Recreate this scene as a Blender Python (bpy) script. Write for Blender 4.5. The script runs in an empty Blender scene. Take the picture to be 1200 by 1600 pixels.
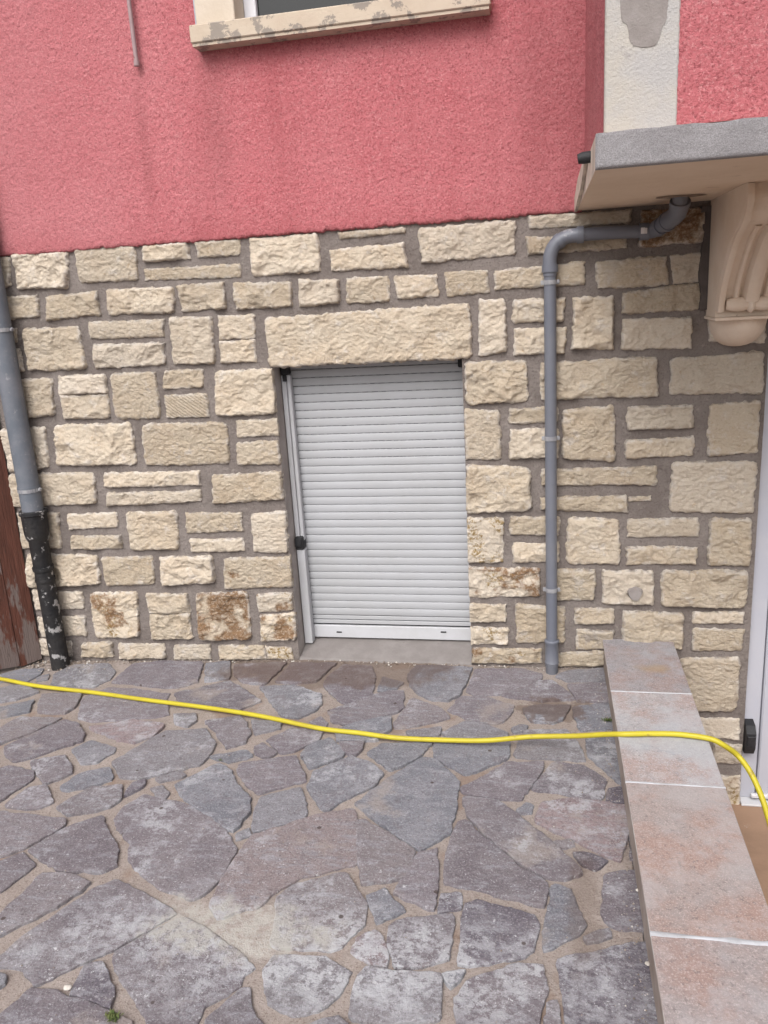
import bpy, math, random
import numpy as np
from mathutils import Matrix, Vector
random.seed(7)
scene = bpy.context.scene
COL = scene.collection

# ---------------------------------------------------------------- camera
F_PX, YAW, PITCH, ROLL = 1259.5, 0.205972, 0.264345, -0.061072
CAM = np.array([0.0, -3.6, 1.771])
def cam_axes():
    cp, sp, ct, st, cr, sr = math.cos(YAW), math.sin(YAW), math.cos(PITCH), math.sin(PITCH), math.cos(ROLL), math.sin(ROLL)
    fwd = np.array([-sp*ct, cp*ct, -st]); right = np.array([cp, sp, 0.0]); up = np.cross(right, fwd)
    return cr*right + sr*up, -sr*right + cr*up, fwd
AR, AU, AF = cam_axes()
cd = bpy.data.cameras.new('camera'); cam = bpy.data.objects.new('camera', cd); COL.objects.link(cam)
m = Matrix.Identity(4)
for i in range(3):
    m[i][0], m[i][1], m[i][2], m[i][3] = AR[i], AU[i], -AF[i], CAM[i]
cam.matrix_world = m
cd.sensor_fit = 'VERTICAL'; cd.sensor_height = 24.0; cd.lens = 24.0*F_PX/1600
cd.clip_start = 0.05; cd.clip_end = 500
scene.camera = cam

# ---------------------------------------------------------------- light (bright overcast)
SUN_EL, SUN_AZ = 48, 190          # degrees; azimuth clockwise from +Y, light comes from in front of the house
world = bpy.data.worlds.new('World'); scene.world = world; world.use_nodes = True
wn = world.node_tree; bg = wn.nodes['Background']
sky = wn.nodes.new('ShaderNodeTexSky'); sky.sky_type = 'NISHITA'; sky.sun_disc = False
sky.sun_elevation = math.radians(SUN_EL); sky.sun_rotation = math.radians(SUN_AZ)
sky.air_density = 1.0; sky.dust_density = 6.0
hs = wn.nodes.new('ShaderNodeHueSaturation'); hs.inputs['Saturation'].default_value = 0.28
wn.links.new(sky.outputs[0], hs.inputs['Color']); wn.links.new(hs.outputs[0], bg.inputs[0])
bg.inputs[1].default_value = 0.15
sd = bpy.data.lights.new('sun', 'SUN'); sd.energy = 1.15; sd.angle = math.radians(40); sd.color = (1.0, 0.985, 0.98)
sun = bpy.data.objects.new('sun', sd); COL.objects.link(sun)
e, a = math.radians(SUN_EL), math.radians(SUN_AZ)
sv = Vector((math.sin(a)*math.cos(e), math.cos(a)*math.cos(e), math.sin(e)))
sun.rotation_euler = sv.to_track_quat('Z', 'Y').to_euler(); sun.location = (0, -6, 8)
vs = scene.view_settings; vs.view_transform = 'Standard'; vs.look = 'None'; vs.gamma = 1; vs.exposure = 0.42
vs.use_curve_mapping = False
scene.render.resolution_x, scene.render.resolution_y = 768, 1024

# ---------------------------------------------------------------- helpers
def ray(px, py): return AR*(px-600)/F_PX - AU*(py-800)/F_PX + AF
def on_wall(px, py, Y=0.0):                   # photo point -> place on a plane parallel to the facade
    d = ray(px, py); q = CAM + d*((Y-CAM[1])/d[1]); return float(q[0]), float(q[2])
def slope(x): return 0.038*min(0.0, x+1.2)    # the yard falls slightly to the left
def on_ground(px, py, z=0.0):
    d = ray(px, py); zz = z
    for _ in range(4):
        q = CAM + d*((zz-CAM[2])/d[2]); zz = z + slope(q[0])
    return float(q[0]), float(q[1])

def vnoise(x, y, seed=0):                     # 2-D value noise, -1..1
    x = np.asarray(x, float); y = np.asarray(y, float)
    ix = np.floor(x).astype(np.int64); iy = np.floor(y).astype(np.int64)
    fx = x-ix; fy = y-iy; fx = fx*fx*(3-2*fx); fy = fy*fy*(3-2*fy)
    def h(i, j):
        n = (i*374761393 + j*668265263 + seed*974634777) & 0x7fffffff
        n = ((n ^ (n >> 13))*1274126177) & 0x7fffffff
        n = n ^ (n >> 16)
        return (n & 0xffff)/32767.5 - 1.0
    return (h(ix, iy)*(1-fx)+h(ix+1, iy)*fx)*(1-fy) + (h(ix, iy+1)*(1-fx)+h(ix+1, iy+1)*fx)*fy
def fbm(x, y, seed=0, octv=4):
    s = 0; a_ = 1; t = 0
    for k in range(octv):
        s = s + a_*vnoise(x*2**k, y*2**k, seed+k*17); t += a_; a_ *= 0.5
    return s/t

def mesh_obj(name, verts, faces, mats, parent=None, loc=(0, 0, 0), smooth=False, idx=None):
    me = bpy.data.meshes.new(name)
    v = np.asarray(verts, float) - np.array(loc, float)
    me.from_pydata(v.tolist(), [], faces if isinstance(faces, list) else faces.tolist())
    for mt in (mats if isinstance(mats, (list, tuple)) else [mats]): me.materials.append(mt)
    if smooth: me.polygons.foreach_set('use_smooth', [True]*len(me.polygons))
    if idx is not None: me.polygons.foreach_set('material_index', idx)
    me.update()
    o = bpy.data.objects.new(name, me); COL.objects.link(o)
    if parent is not None:
        o.parent = parent
        p = Vector(loc); q = parent
        o.location = p - world_loc(q)
    else: o.location = loc
    return o
def world_loc(o):
    v = Vector(o.location)
    while o.parent is not None:
        o = o.parent; v = v + Vector(o.location)
    return v
def empty(name, loc, parent=None):
    o = bpy.data.objects.new(name, None); COL.objects.link(o); o.empty_display_size = 0.1
    o.location = loc
    if parent is not None: o.parent = parent; o.location = Vector(loc)-world_loc(parent)
    return o
def tag(o, label=None, cat=None, group=None, kind=None):
    if label: o['label'] = label
    if cat: o['category'] = cat
    if group: o['group'] = group
    if kind: o['kind'] = kind
    return o

class MB:
    def __init__(s): s.v = []; s.f = []; s.i = []
    def add(s, v, f, mi=0):
        b = len(s.v); s.v += [tuple(map(float, p)) for p in v]; s.f += [[b+k for k in q] for q in f]; s.i += [mi]*len(f); return s
    def box(s, a, b, mi=0, bev=0.0):
        (x0, y0, z0), (x1, y1, z1) = a, b
        if bev <= 0:
            v = [(x0,y0,z0),(x1,y0,z0),(x1,y1,z0),(x0,y1,z0),(x0,y0,z1),(x1,y0,z1),(x1,y1,z1),(x0,y1,z1)]
            f = [(0,3,2,1),(4,5,6,7),(0,1,5,4),(1,2,6,5),(2,3,7,6),(3,0,4,7)]
            return s.add(v, f, mi)
        r = bev; v = []; f = []
        def V(x, y, z): v.append((x, y, z)); return len(v)-1
        P = {}
        for sx in (0, 1):
            for sy in (0, 1):
                for sz in (0, 1):
                    X = x1 if sx else x0; Y = y1 if sy else y0; Z = z1 if sz else z0
                    dx = -r if sx else r; dy = -r if sy else r; dz = -r if sz else r
                    P[sx,sy,sz] = (V(X, Y+dy, Z+dz), V(X+dx, Y, Z+dz), V(X+dx, Y+dy, Z))
        def q(*ids): f.append(ids)
        q(*[P[0,k,l][0] for k,l in ((0,0),(0,1),(1,1),(1,0))]); q(*[P[1,k,l][0] for k,l in ((0,0),(1,0),(1,1),(0,1))])
        q(*[P[k,0,l][1] for k,l in ((0,0),(1,0),(1,1),(0,1))]); q(*[P[k,1,l][1] for k,l in ((0,0),(0,1),(1,1),(1,0))])
        q(*[P[k,l,0][2] for k,l in ((0,0),(0,1),(1,1),(1,0))]); q(*[P[k,l,1][2] for k,l in ((0,0),(1,0),(1,1),(0,1))])
        for k in (0, 1):
            for l in (0, 1):
                def e4(A, B, i, j, flip):
                    t = (P[A][i], P[B][i], P[B][j], P[A][j]); f.append(t if not flip else t[::-1])
                e4((k,l,0),(k,l,1),0,1,(k != l)); e4((k,0,l),(k,1,l),0,2,(k == l)); e4((0,k,l),(1,k,l),1,2,(k != l))
        for k in P: f.append(P[k] if sum(k) % 2 else P[k][::-1])
        return s.add(v, f, mi)
    def tube(s, pts, rad, seg=16, mi=0, cap=True, hollow=0):
        P = [np.array(p, float) for p in pts]; n = len(P)
        R = rad if isinstance(rad, (list, tuple, np.ndarray)) else [rad]*n
        T = [P[min(i+1, n-1)]-P[max(i-1, 0)] for i in range(n)]
        T = [t/(np.linalg.norm(t)+1e-12) for t in T]
        u = np.cross(T[0], [0.31, 0.12, 0.94]); u = u/np.linalg.norm(u)
        v = []
        for i in range(n):
            u = u-T[i]*(u@T[i]); u = u/np.linalg.norm(u); w = np.cross(T[i], u)
            for k in range(seg):
                t = 2*math.pi*k/seg; v.append(P[i]+R[i]*(math.cos(t)*u+math.sin(t)*w))
        f = [(i*seg+k, i*seg+(k+1) % seg, (i+1)*seg+(k+1) % seg, (i+1)*seg+k) for i in range(n-1) for k in range(seg)]
        if cap: f += [tuple(range(seg))[::-1], tuple((n-1)*seg+k for k in range(seg))]
        return s.add(v, f, mi)
    def prism(s, poly, x0, x1, mi=0):          # (y,z) outline pushed along x
        n = len(poly)
        v = [(x0, p[0], p[1]) for p in poly]+[(x1, p[0], p[1]) for p in poly]
        f = [(i, (i+1) % n, n+(i+1) % n, n+i) for i in range(n)]+[tuple(range(n))[::-1], tuple(range(n, 2*n))]
        return s.add(v, f, mi)
    def build(s, name, mats, parent=None, loc=None, smooth=False):
        if loc is None:
            A = np.array(s.v); loc = ((A[:,0].min()+A[:,0].max())/2, (A[:,1].min()+A[:,1].max())/2, A[:,2].min())
        o = mesh_obj(name, s.v, s.f, mats, parent, loc, smooth, s.i)
        if smooth:
            try: o.data.set_sharp_from_angle(angle=math.radians(40))
            except Exception: pass
        return o
def spline(pts, n=8):
    P = [np.array(p, float) for p in pts]; P = [2*P[0]-P[1]]+P+[2*P[-1]-P[-2]]; out = []
    for i in range(1, len(P)-2):
        for k in range(n):
            t = k/n; a0, a1, a2, a3 = P[i-1:i+3]
            out.append(0.5*((2*a1)+(-a0+a2)*t+(2*a0-5*a1+4*a2-a3)*t*t+(-a0+3*a1-3*a2+a3)*t**3))
    out.append(P[-2]); return out
def sheet(us, vs_, func):                      # grid of points func(U,V)->(x,y,z) arrays
    U, V = np.meshgrid(us, vs_); X, Y, Z = func(U, V)
    v = np.stack([np.broadcast_to(X, U.shape).ravel(), np.broadcast_to(Y, U.shape).ravel(), np.broadcast_to(Z, U.shape).ravel()], 1)
    nu, nv = len(us), len(vs_)
    i = np.arange(nu-1)[None, :]+np.arange(nv-1)[:, None]*nu
    f = np.stack([i, i+1, i+1+nu, i+nu], -1).reshape(-1, 4)
    return v, f

# ---------------------------------------------------------------- materials
class Mat:
    def __init__(s, name, rough=0.9, spec=0.3):
        s.m = bpy.data.materials.new(name); s.m.use_nodes = True; s.nt = s.m.node_tree
        s.b = s.nt.nodes['Principled BSDF']; s.b.inputs['Roughness'].default_value = rough
        s.b.inputs['Specular IOR Level'].default_value = spec
        s.geo = s.nt.nodes.new('ShaderNodeNewGeometry'); s.pos = s.geo.outputs['Position']
        s.oi = s.nt.nodes.new('ShaderNodeObjectInfo'); s.rnd = s.oi.outputs['Random']; s.nrm = None
    def n(s, t): return s.nt.nodes.new(t)
    def L(s, a_, b_): s.nt.links.new(a_, b_)
    def put(s, sock, v):
        if hasattr(v, 'is_linked') or isinstance(v, bpy.types.NodeSocket): s.L(v, sock)
        else:
            if isinstance(v, (tuple, list)) and len(v) == 3 and sock.type == 'RGBA': v = (*v, 1)
            sock.default_value = v
    def math(s, op, a_, b_=0.0, c_=None, clamp=False):
        q = s.n('ShaderNodeMath'); q.operation = op; q.use_clamp = clamp
        s.put(q.inputs[0], a_); s.put(q.inputs[1], b_)
        if c_ is not None: s.put(q.inputs[2], c_)
        return q.outputs[0]
    def vec(s, op, a_, b_):
        q = s.n('ShaderNodeVectorMath'); q.operation = op; s.put(q.inputs[0], a_); s.put(q.inputs[1], b_)
        return q.outputs['Value'] if op in ('LENGTH', 'DISTANCE', 'DOT_PRODUCT') else q.outputs['Vector']
    def noise(s, scale, detail=4, rough=0.55, vec=None, dist=0.0):
        q = s.n('ShaderNodeTexNoise'); s.put(q.inputs['Vector'], vec if vec is not None else s.pos)
        q.inputs['Scale'].default_value = scale; q.inputs['Detail'].default_value = detail
        q.inputs['Roughness'].default_value = rough; q.inputs['Distortion'].default_value = dist
        return q.outputs['Fac']
    def voro(s, scale, vec=None, feat='F1', out='Distance'):
        q = s.n('ShaderNodeTexVoronoi'); q.feature = feat; s.put(q.inputs['Vector'], vec if vec is not None else s.pos)
        q.inputs['Scale'].default_value = scale; return q.outputs[out]
    def stretch(s, v3): return s.vec('MULTIPLY', s.pos, v3)
    def offs(s):                                   # world position shifted per object
        q = s.n('ShaderNodeCombineXYZ'); k = s.math('MULTIPLY', s.rnd, 37.0)
        for i in range(3): s.L(k, q.inputs[i])
        return s.vec('ADD', s.pos, q.outputs[0])
    def ramp(s, f, lo, hi, a_=0.0, b_=1.0):
        q = s.n('ShaderNodeMapRange'); q.interpolation_type = 'SMOOTHSTEP'; s.put(q.inputs[0], f)
        q.inputs[1].default_value = lo; q.inputs[2].default_value = hi; q.inputs[3].default_value = a_; q.inputs[4].default_value = b_
        return q.outputs[0]
    def mix(s, f, a_, b_, blend='MIX'):
        q = s.n('ShaderNodeMix'); q.data_type = 'RGBA'; q.blend_type = blend; q.clamp_factor = True
        s.put(q.inputs[0], f); s.put(q.inputs[6], a_); s.put(q.inputs[7], b_); return q.outputs[2]
    def blob(s, c, r, wob=0.5, scale=6.0, soft=0.3):  # stain with its own place: 1 inside
        d = s.vec('LENGTH', s.vec('DIVIDE', s.vec('SUBTRACT', s.pos, c), r), (0, 0, 0))
        d = s.math('ADD', d, s.math('MULTIPLY', s.math('SUBTRACT', s.noise(scale, 5, 0.6), 0.5), wob*2))
        return s.ramp(d, 1-soft, 1+soft*0.4, 1.0, 0.0)
    def bump(s, hgt, dist, strength=1.0):
        q = s.n('ShaderNodeBump'); q.inputs['Strength'].default_value = strength; q.inputs['Distance'].default_value = dist
        s.L(hgt, q.inputs['Height'])
        if s.nrm is not None: s.L(s.nrm, q.inputs['Normal'])
        s.nrm = q.outputs[0]
    def done(s, col, rough=None):
        s.put(s.b.inputs['Base Color'], col)
        if rough is not None: s.put(s.b.inputs['Roughness'], rough)
        if s.nrm is not None: s.L(s.nrm, s.b.inputs['Normal'])
        return s.m

def mk_stone(name, rust=0.0, ochre=0.0, grey=0.0):
    M = Mat(name, 0.93, 0.2); v = M.offs()
    r2 = M.math('FRACT', M.math('MULTIPLY', M.rnd, 17.31)); r3 = M.math('FRACT', M.math('MULTIPLY', M.rnd, 91.7))
    c = M.mix(M.ramp(M.noise(7, 5, 0.6, v), 0.35, 0.68), (0.545, 0.475, 0.385), (0.51, 0.425, 0.328))
    c = M.mix(r2, c, M.mix(1.0, c, (0.92, 0.89, 0.84), 'MULTIPLY'))
    c = M.mix(M.ramp(r3, 0.6, 1.0, 0, 0.45), c, (0.62, 0.56, 0.49))
    c = M.mix(M.math('MULTIPLY', M.rnd, 0.5), c, M.mix(0.5, c, (0.54, 0.47, 0.39)))
    c = M.mix(M.ramp(M.noise(16, 6, 0.7, v), 0.55, 0.68, 0, 0.7), c, (0.58, 0.535, 0.49))
    c = M.mix(M.ramp(M.noise(33, 5, 0.7, v, 0.6), 0.60, 0.70, 0, 0.6), c, (0.40, 0.285, 0.175))
    c = M.mix(M.ramp(M.noise(9, 6, 0.75, M.vec('ADD', v, (5, 9, 2))), 0.66-0.1*grey, 0.74-0.1*grey, 0, 0.6), c, (0.30, 0.27, 0.26))
    if ochre: c = M.mix(M.math('MULTIPLY', M.ramp(M.noise(60, 5, 0.7, v), 0.47, 0.56), M.ramp(M.noise(11, 3, 0.5, v), 0.62-0.2*ochre, 0.70-0.18*ochre)), c, (0.27, 0.19, 0.085))
    if rust:
        k = M.ramp(M.noise(8, 4, 0.6, M.vec('ADD', v, (1, 3, 7))), 0.62-0.27*rust, 0.70-0.20*rust)
        c = M.mix(M.math('MULTIPLY', k, M.ramp(M.noise(70, 4, 0.7, v), 0.34, 0.52, 0.45, 0.95)), c, (0.195, 0.108, 0.052))
    c = M.mix(M.ramp(M.noise(110, 6, 0.75, M.vec('MULTIPLY', v, (0.8, 1, 1.3))), 0.36, 0.48, 0.4, 0), c, (0.33, 0.26, 0.20))
    c = M.mix(M.ramp(M.noise(95, 6, 0.75, M.vec('ADD', v, (3, 3, 3))), 0.53, 0.68, 0, 0.55), c, (0.64, 0.575, 0.50))
    at = M.n('ShaderNodeAttribute'); at.attribute_name = 'edge'; ed = at.outputs['Fac']
    e1 = M.math('MULTIPLY', M.ramp(ed, 0.004, 0.020, 1, 0), M.ramp(M.noise(22, 5, 0.7, v), 0.46, 0.56))
    c = M.mix(M.math('MULTIPLY', e1, 0.75), c, (0.60, 0.555, 0.51))
    e2 = M.math('MULTIPLY', M.ramp(ed, 0.002, 0.012, 1, 0), M.ramp(M.noise(30, 5, 0.7, M.vec('ADD', v, (8, 1, 4))), 0.50, 0.56))
    c = M.mix(M.math('MULTIPLY', e2, 0.8), c, (0.24, 0.205, 0.185))
    M.bump(M.math('MULTIPLY', M.noise(60, 8, 0.72, M.vec('MULTIPLY', v, (0.8, 1, 1.3))), M.ramp(r2, 0, 1, 0.6, 1.25)), 0.015, 1.0)
    return M.done(c)
M_STONE = mk_stone('limestone'); M_RUST = mk_stone('limestone_rust', rust=1.0); M_RUST2 = mk_stone('limestone_rust_spots', rust=0.55, ochre=0.5)
M_SPOT = mk_stone('limestone_spots', rust=0.15, ochre=0.25); M_OCHRE = mk_stone('limestone_ochre', ochre=1.0); M_GREYST = mk_stone('limestone_grey', grey=1.0)

M = Mat('wall_mortar', 0.95, 0.2)
c = M.mix(M.ramp(M.noise(4, 5, 0.6), 0.3, 0.7), (0.165, 0.140, 0.128), (0.235, 0.205, 0.19))
c = M.mix(M.ramp(M.noise(26, 5, 0.7), 0.56, 0.70, 0, 0.55), c, (0.33, 0.295, 0.27))
c = M.mix(M.ramp(M.noise(9, 6, 0.7, M.vec('ADD', M.pos, (4, 4, 4))), 0.60, 0.68, 0, 0.6), c, (0.12, 0.10, 0.09))
c = M.mix(M.ramp(M.noise(120, 5, 0.75), 0.36, 0.48, 0.55, 0), c, (0.08, 0.066, 0.06))
M.bump(M.noise(45, 7, 0.7), 0.012)
M_MORTAR = M.done(c)

M = Mat('pink_roughcast', 0.95, 0.2)
c = M.mix(M.ramp(M.noise(2.2, 5, 0.6), 0.3, 0.72), (0.475, 0.140, 0.157), (0.515, 0.178, 0.195))
c = M.mix(M.ramp(M.noise(125, 4, 0.75), 0.52, 0.64, 0, 0.7), c, (0.62, 0.29, 0.30))
c = M.mix(M.ramp(M.noise(125, 5, 0.75, M.vec('ADD', M.pos, (3, 1, 2))), 0.38, 0.48, 0.8, 0), c, (0.25, 0.065, 0.075))
c = M.mix(M.ramp(M.vec('DOT_PRODUCT', M.pos, (1, 0, 0)), -2.6, -1.2, 0.35, 0), c, (0.46, 0.20, 0.215))
c = M.mix(M.ramp(M.noise(1.0, 6, 0.6, M.stretch((5.0, 5.0, 0.5))), 0.53, 0.66, 0, 0.24), c, (0.33, 0.085, 0.095))
for (bx, bz, rx, rz) in ((-0.03, 2.5, 0.10, 0.5), (-1.38, 2.5, 0.07, 0.4), (0.12, 2.4, 0.10, 0.7), (-1.72, 2.45, 0.035, 0.35)):
    c = M.mix(M.math('MULTIPLY', M.blob((bx, 0, bz), (rx, 1.0, rz), 0.35, 9, 0.9), 0.30), c, (0.26, 0.085, 0.09))
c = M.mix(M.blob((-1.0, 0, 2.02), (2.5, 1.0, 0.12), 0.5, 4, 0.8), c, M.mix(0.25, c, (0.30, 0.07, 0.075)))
M.bump(M.noise(130, 5, 0.7), 0.008)
M_PINK = M.done(c)

M = Mat('cement_roughcast', 0.95, 0.2)
c = M.mix(M.ramp(M.noise(380, 4, 0.7), 0.35, 0.66), (0.20, 0.19, 0.198), (0.325, 0.312, 0.322))
c = M.mix(M.ramp(M.noise(6, 5, 0.6), 0.4, 0.7, 0, 0.35), c, (0.16, 0.15, 0.155))
M.bump(M.noise(300, 4, 0.65), 0.003)
M_CEMENT = M.done(c)

def mk_plain(name, col, col2=None, rough=0.85, scale=5.0, bump=0.002, bscale=60, spec=0.3, speck=None, spk=(0.66, 0.7)):
    M = Mat(name, rough, spec); c = col
    if col2 is not None: c = M.mix(M.ramp(M.noise(scale, 6, 0.65), 0.35, 0.68), col, col2)
    if speck is not None: c = M.mix(M.ramp(M.noise(scale*2.3, 7, 0.7, M.vec('ADD', M.pos, (3, 5, 8))), spk[0], spk[1], 0, 0.9), c, speck)
    if bump: M.bump(M.noise(bscale, 5, 0.65), bump)
    return M.done(c)
M_CREAM = mk_plain('cream_paint', (0.56, 0.49, 0.41), (0.50, 0.43, 0.35), speck=(0.30, 0.27, 0.24))
M_SILL = mk_plain('flaking_sill_paint', (0.50, 0.425, 0.34), (0.46, 0.38, 0.30), scale=6, speck=(0.24, 0.21, 0.185), spk=(0.535, 0.57))
M_PIL = mk_plain('pilaster_paint', (0.44, 0.405, 0.36), (0.395, 0.38, 0.375), bscale=150, bump=0.004, speck=(0.32, 0.30, 0.29), spk=(0.60, 0.72))
M_PATCH = mk_plain('bare_render', (0.215, 0.19, 0.18), (0.27, 0.245, 0.235), scale=14, bscale=180, bump=0.002)
M_SOFFIT = mk_plain('soffit_paint', (0.68, 0.545, 0.43), (0.62, 0.485, 0.37), scale=3, speck=(0.33, 0.23, 0.16), spk=(0.62, 0.76))
M_SLABSIDE = mk_plain('slab_side', (0.62, 0.54, 0.46), (0.42, 0.36, 0.31), scale=9, bscale=120)
M_BRACK = mk_plain('bracket_plaster', (0.72, 0.615, 0.52), (0.66, 0.54, 0.435), scale=4, speck=(0.17, 0.085, 0.05), spk=(0.70, 0.715))
M_PVC = mk_plain('grey_pvc', (0.125, 0.134, 0.165), (0.15, 0.157, 0.182), rough=0.42, scale=4, bump=0, speck=(0.30, 0.30, 0.32), spk=(0.63, 0.70), spec=0.5)
M_ZINC = mk_plain('weathered_pipe_grey', (0.115, 0.13, 0.155), (0.165, 0.172, 0.195), rough=0.6, scale=7, bump=0.001, speck=(0.27, 0.265, 0.28), spk=(0.58, 0.70))
M_IRON = mk_plain('black_cast_iron', (0.014, 0.014, 0.016), (0.03, 0.028, 0.028), rough=0.55, scale=8, bump=0.006, bscale=40, speck=(0.36, 0.35, 0.35), spk=(0.575, 0.61))
M_CLIP = mk_plain('galvanised_clip', (0.22, 0.22, 0.24), (0.32, 0.32, 0.33), rough=0.5, scale=20, bump=0.001)
M_LABEL = mk_plain('pale_sticker', (0.62, 0.6, 0.6), rough=0.6, bump=0)
M_SLAT = mk_plain('shutter_white', (0.385, 0.392, 0.412), (0.36, 0.364, 0.376), rough=0.6, scale=2.5, bump=0, speck=(0.40, 0.35, 0.31), spk=(0.72, 0.82))
M_RAIL = mk_plain('rail_white', (0.47, 0.475, 0.50), (0.43, 0.432, 0.445), rough=0.55, scale=6, bump=0, speck=(0.3, 0.28, 0.26), spk=(0.70, 0.74))
M_GROOVE = mk_plain('slat_gap_shade', (0.13, 0.125, 0.125), (0.05, 0.048, 0.048), scale=12, bump=0)  # shade of the gap between closed slats, painted as a grey strip
M_SEAM = mk_plain('dark_sealant', (0.075, 0.062, 0.058), (0.10, 0.085, 0.08), scale=9, bump=0.002)
M_HOLE = mk_plain('broken_plaster', (0.20, 0.14, 0.105), (0.30, 0.23, 0.18), scale=22, bump=0.008, bscale=60)
M_DARK = mk_plain('dark_slot', (0.02, 0.018, 0.018), rough=0.9, bump=0)
M_BLACK = mk_plain('black_rubber', (0.018, 0.018, 0.02), (0.03, 0.03, 0.033), rough=0.6, scale=20)
M_SILLM = mk_plain('smooth_cement_sill', (0.185, 0.167, 0.16), (0.225, 0.206, 0.198), scale=9, bump=0.002, bscale=90, speck=(0.13, 0.11, 0.10), spk=(0.62, 0.72))
M_REVEAL = mk_plain('reveal_render', (0.29, 0.255, 0.24), (0.37, 0.335, 0.32), scale=9, bump=0.004, bscale=60)
M_DOOR = mk_plain('door_frame_grey', (0.42, 0.43, 0.49), (0.45, 0.455, 0.50), rough=0.4, scale=3, bump=0)
M_ALU = mk_plain('aluminium', (0.60, 0.60, 0.62), rough=0.3, bump=0)
M_ROD = mk_plain('rod_paint', (0.28, 0.20, 0.21), (0.33, 0.24, 0.24), rough=0.6, scale=20, bump=0.001, speck=(0.2, 0.07, 0.05))
M_HOSE = mk_plain('yellow_hose', (0.47, 0.40, 0.028), (0.40, 0.33, 0.03), rough=0.42, scale=5, bump=0, speck=(0.24, 0.17, 0.05), spk=(0.60, 0.72))
M_EDGE = mk_plain('tile_edge', (0.40, 0.37, 0.355), (0.30, 0.255, 0.235), scale=14)
M_GROUT = mk_plain('white_grout', (0.45, 0.46, 0.49), (0.33, 0.33, 0.345), scale=12, bump=0.002)
M_RENDER = mk_plain('low_wall_render', (0.36, 0.31, 0.28), (0.25, 0.20, 0.17), scale=5, bump=0.004)
M_LAND = mk_plain('brown_landing', (0.34, 0.22, 0.15), (0.27, 0.175, 0.12), scale=3, bump=0.002, speck=(0.42, 0.36, 0.32))
M_GROUND = mk_plain('yard_ground', (0.25, 0.20, 0.16), (0.19, 0.155, 0.13), scale=2, bump=0.01, bscale=30)
M_FRAME = mk_plain('pvc_window_frame', (0.66, 0.67, 0.72), rough=0.35, bump=0)
M_GLASS = mk_plain('dark_window_glass', (0.012, 0.013, 0.014), rough=0.08, bump=0, spec=0.5)
M_PEBBLE = mk_plain('pale_pebble', (0.55, 0.52, 0.48), (0.42, 0.38, 0.34), scale=60)
M_WEED = mk_plain('weed_leaf', (0.07, 0.105, 0.03), (0.12, 0.13, 0.05), scale=40, bump=0)

M = Mat('weathered_red_wood', 0.75, 0.3); st = M.stretch((9, 9, 0.7))
c = M.mix(M.ramp(M.noise(5, 5, 0.65, st), 0.35, 0.7), (0.075, 0.028, 0.019), (0.12, 0.044, 0.03))
k = M.math('ADD', M.noise(3.2, 6, 0.65, M.stretch((3, 3, 0.8))), M.math('MULTIPLY', M.ramp(M.math('ADD', M.vec('DOT_PRODUCT', M.pos, (0, 0, 1)), 0.0), 0.0, 0.55, 0.20, 0.0), 1.0))
c = M.mix(M.ramp(k, 0.60, 0.66), c, (0.15, 0.115, 0.105))
c = M.mix(M.ramp(M.noise(14, 4, 0.7, st), 0.62, 0.68, 0, 0.8), c, (0.05, 0.03, 0.024))
M.bump(M.noise(18, 5, 0.6, st), 0.006)
M_WOOD = M.done(c)

M = Mat('stone_effect_tile', 0.65, 0.3); v = M.offs()
c = M.mix(M.ramp(M.noise(4.5, 6, 0.65, v), 0.40, 0.62), (0.30, 0.225, 0.205), (0.28, 0.262, 0.265))
c = M.mix(M.ramp(M.noise(22, 7, 0.75, v), 0.48, 0.64, 0, 0.6), c, (0.37, 0.335, 0.33))
c = M.mix(M.ramp(M.noise(8, 6, 0.7, M.vec('ADD', v, (4, 2, 9))), 0.58, 0.68, 0, 0.6), c, (0.215, 0.22, 0.24))
c = M.mix(M.ramp(M.noise(70, 6, 0.78, v), 0.53, 0.64, 0, 0.7), c, (0.14, 0.128, 0.132))
c = M.mix(M.ramp(M.noise(190, 4, 0.75, v), 0.51, 0.62, 0, 0.6), c, (0.48, 0.45, 0.445))
c = M.mix(M.math('MULTIPLY', M.blob((0.45, -0.30, 0.155), (0.08, 0.045, 0.2), 0.9, 18, 0.9), 0.55), c, (0.36, 0.24, 0.12))
c = M.mix(M.ramp(M.noise(3.0, 5, 0.65, M.vec('ADD', M.pos, (2, 8, 0))), 0.47, 0.58, 0, 0.55), c, (0.37, 0.375, 0.395))
M.bump(M.noise(70, 6, 0.7, v), 0.0025)
c = M.mix(1.0, c, M.oi.outputs['Color'], 'MULTIPLY')
M_TILE = M.done(c)

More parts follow.
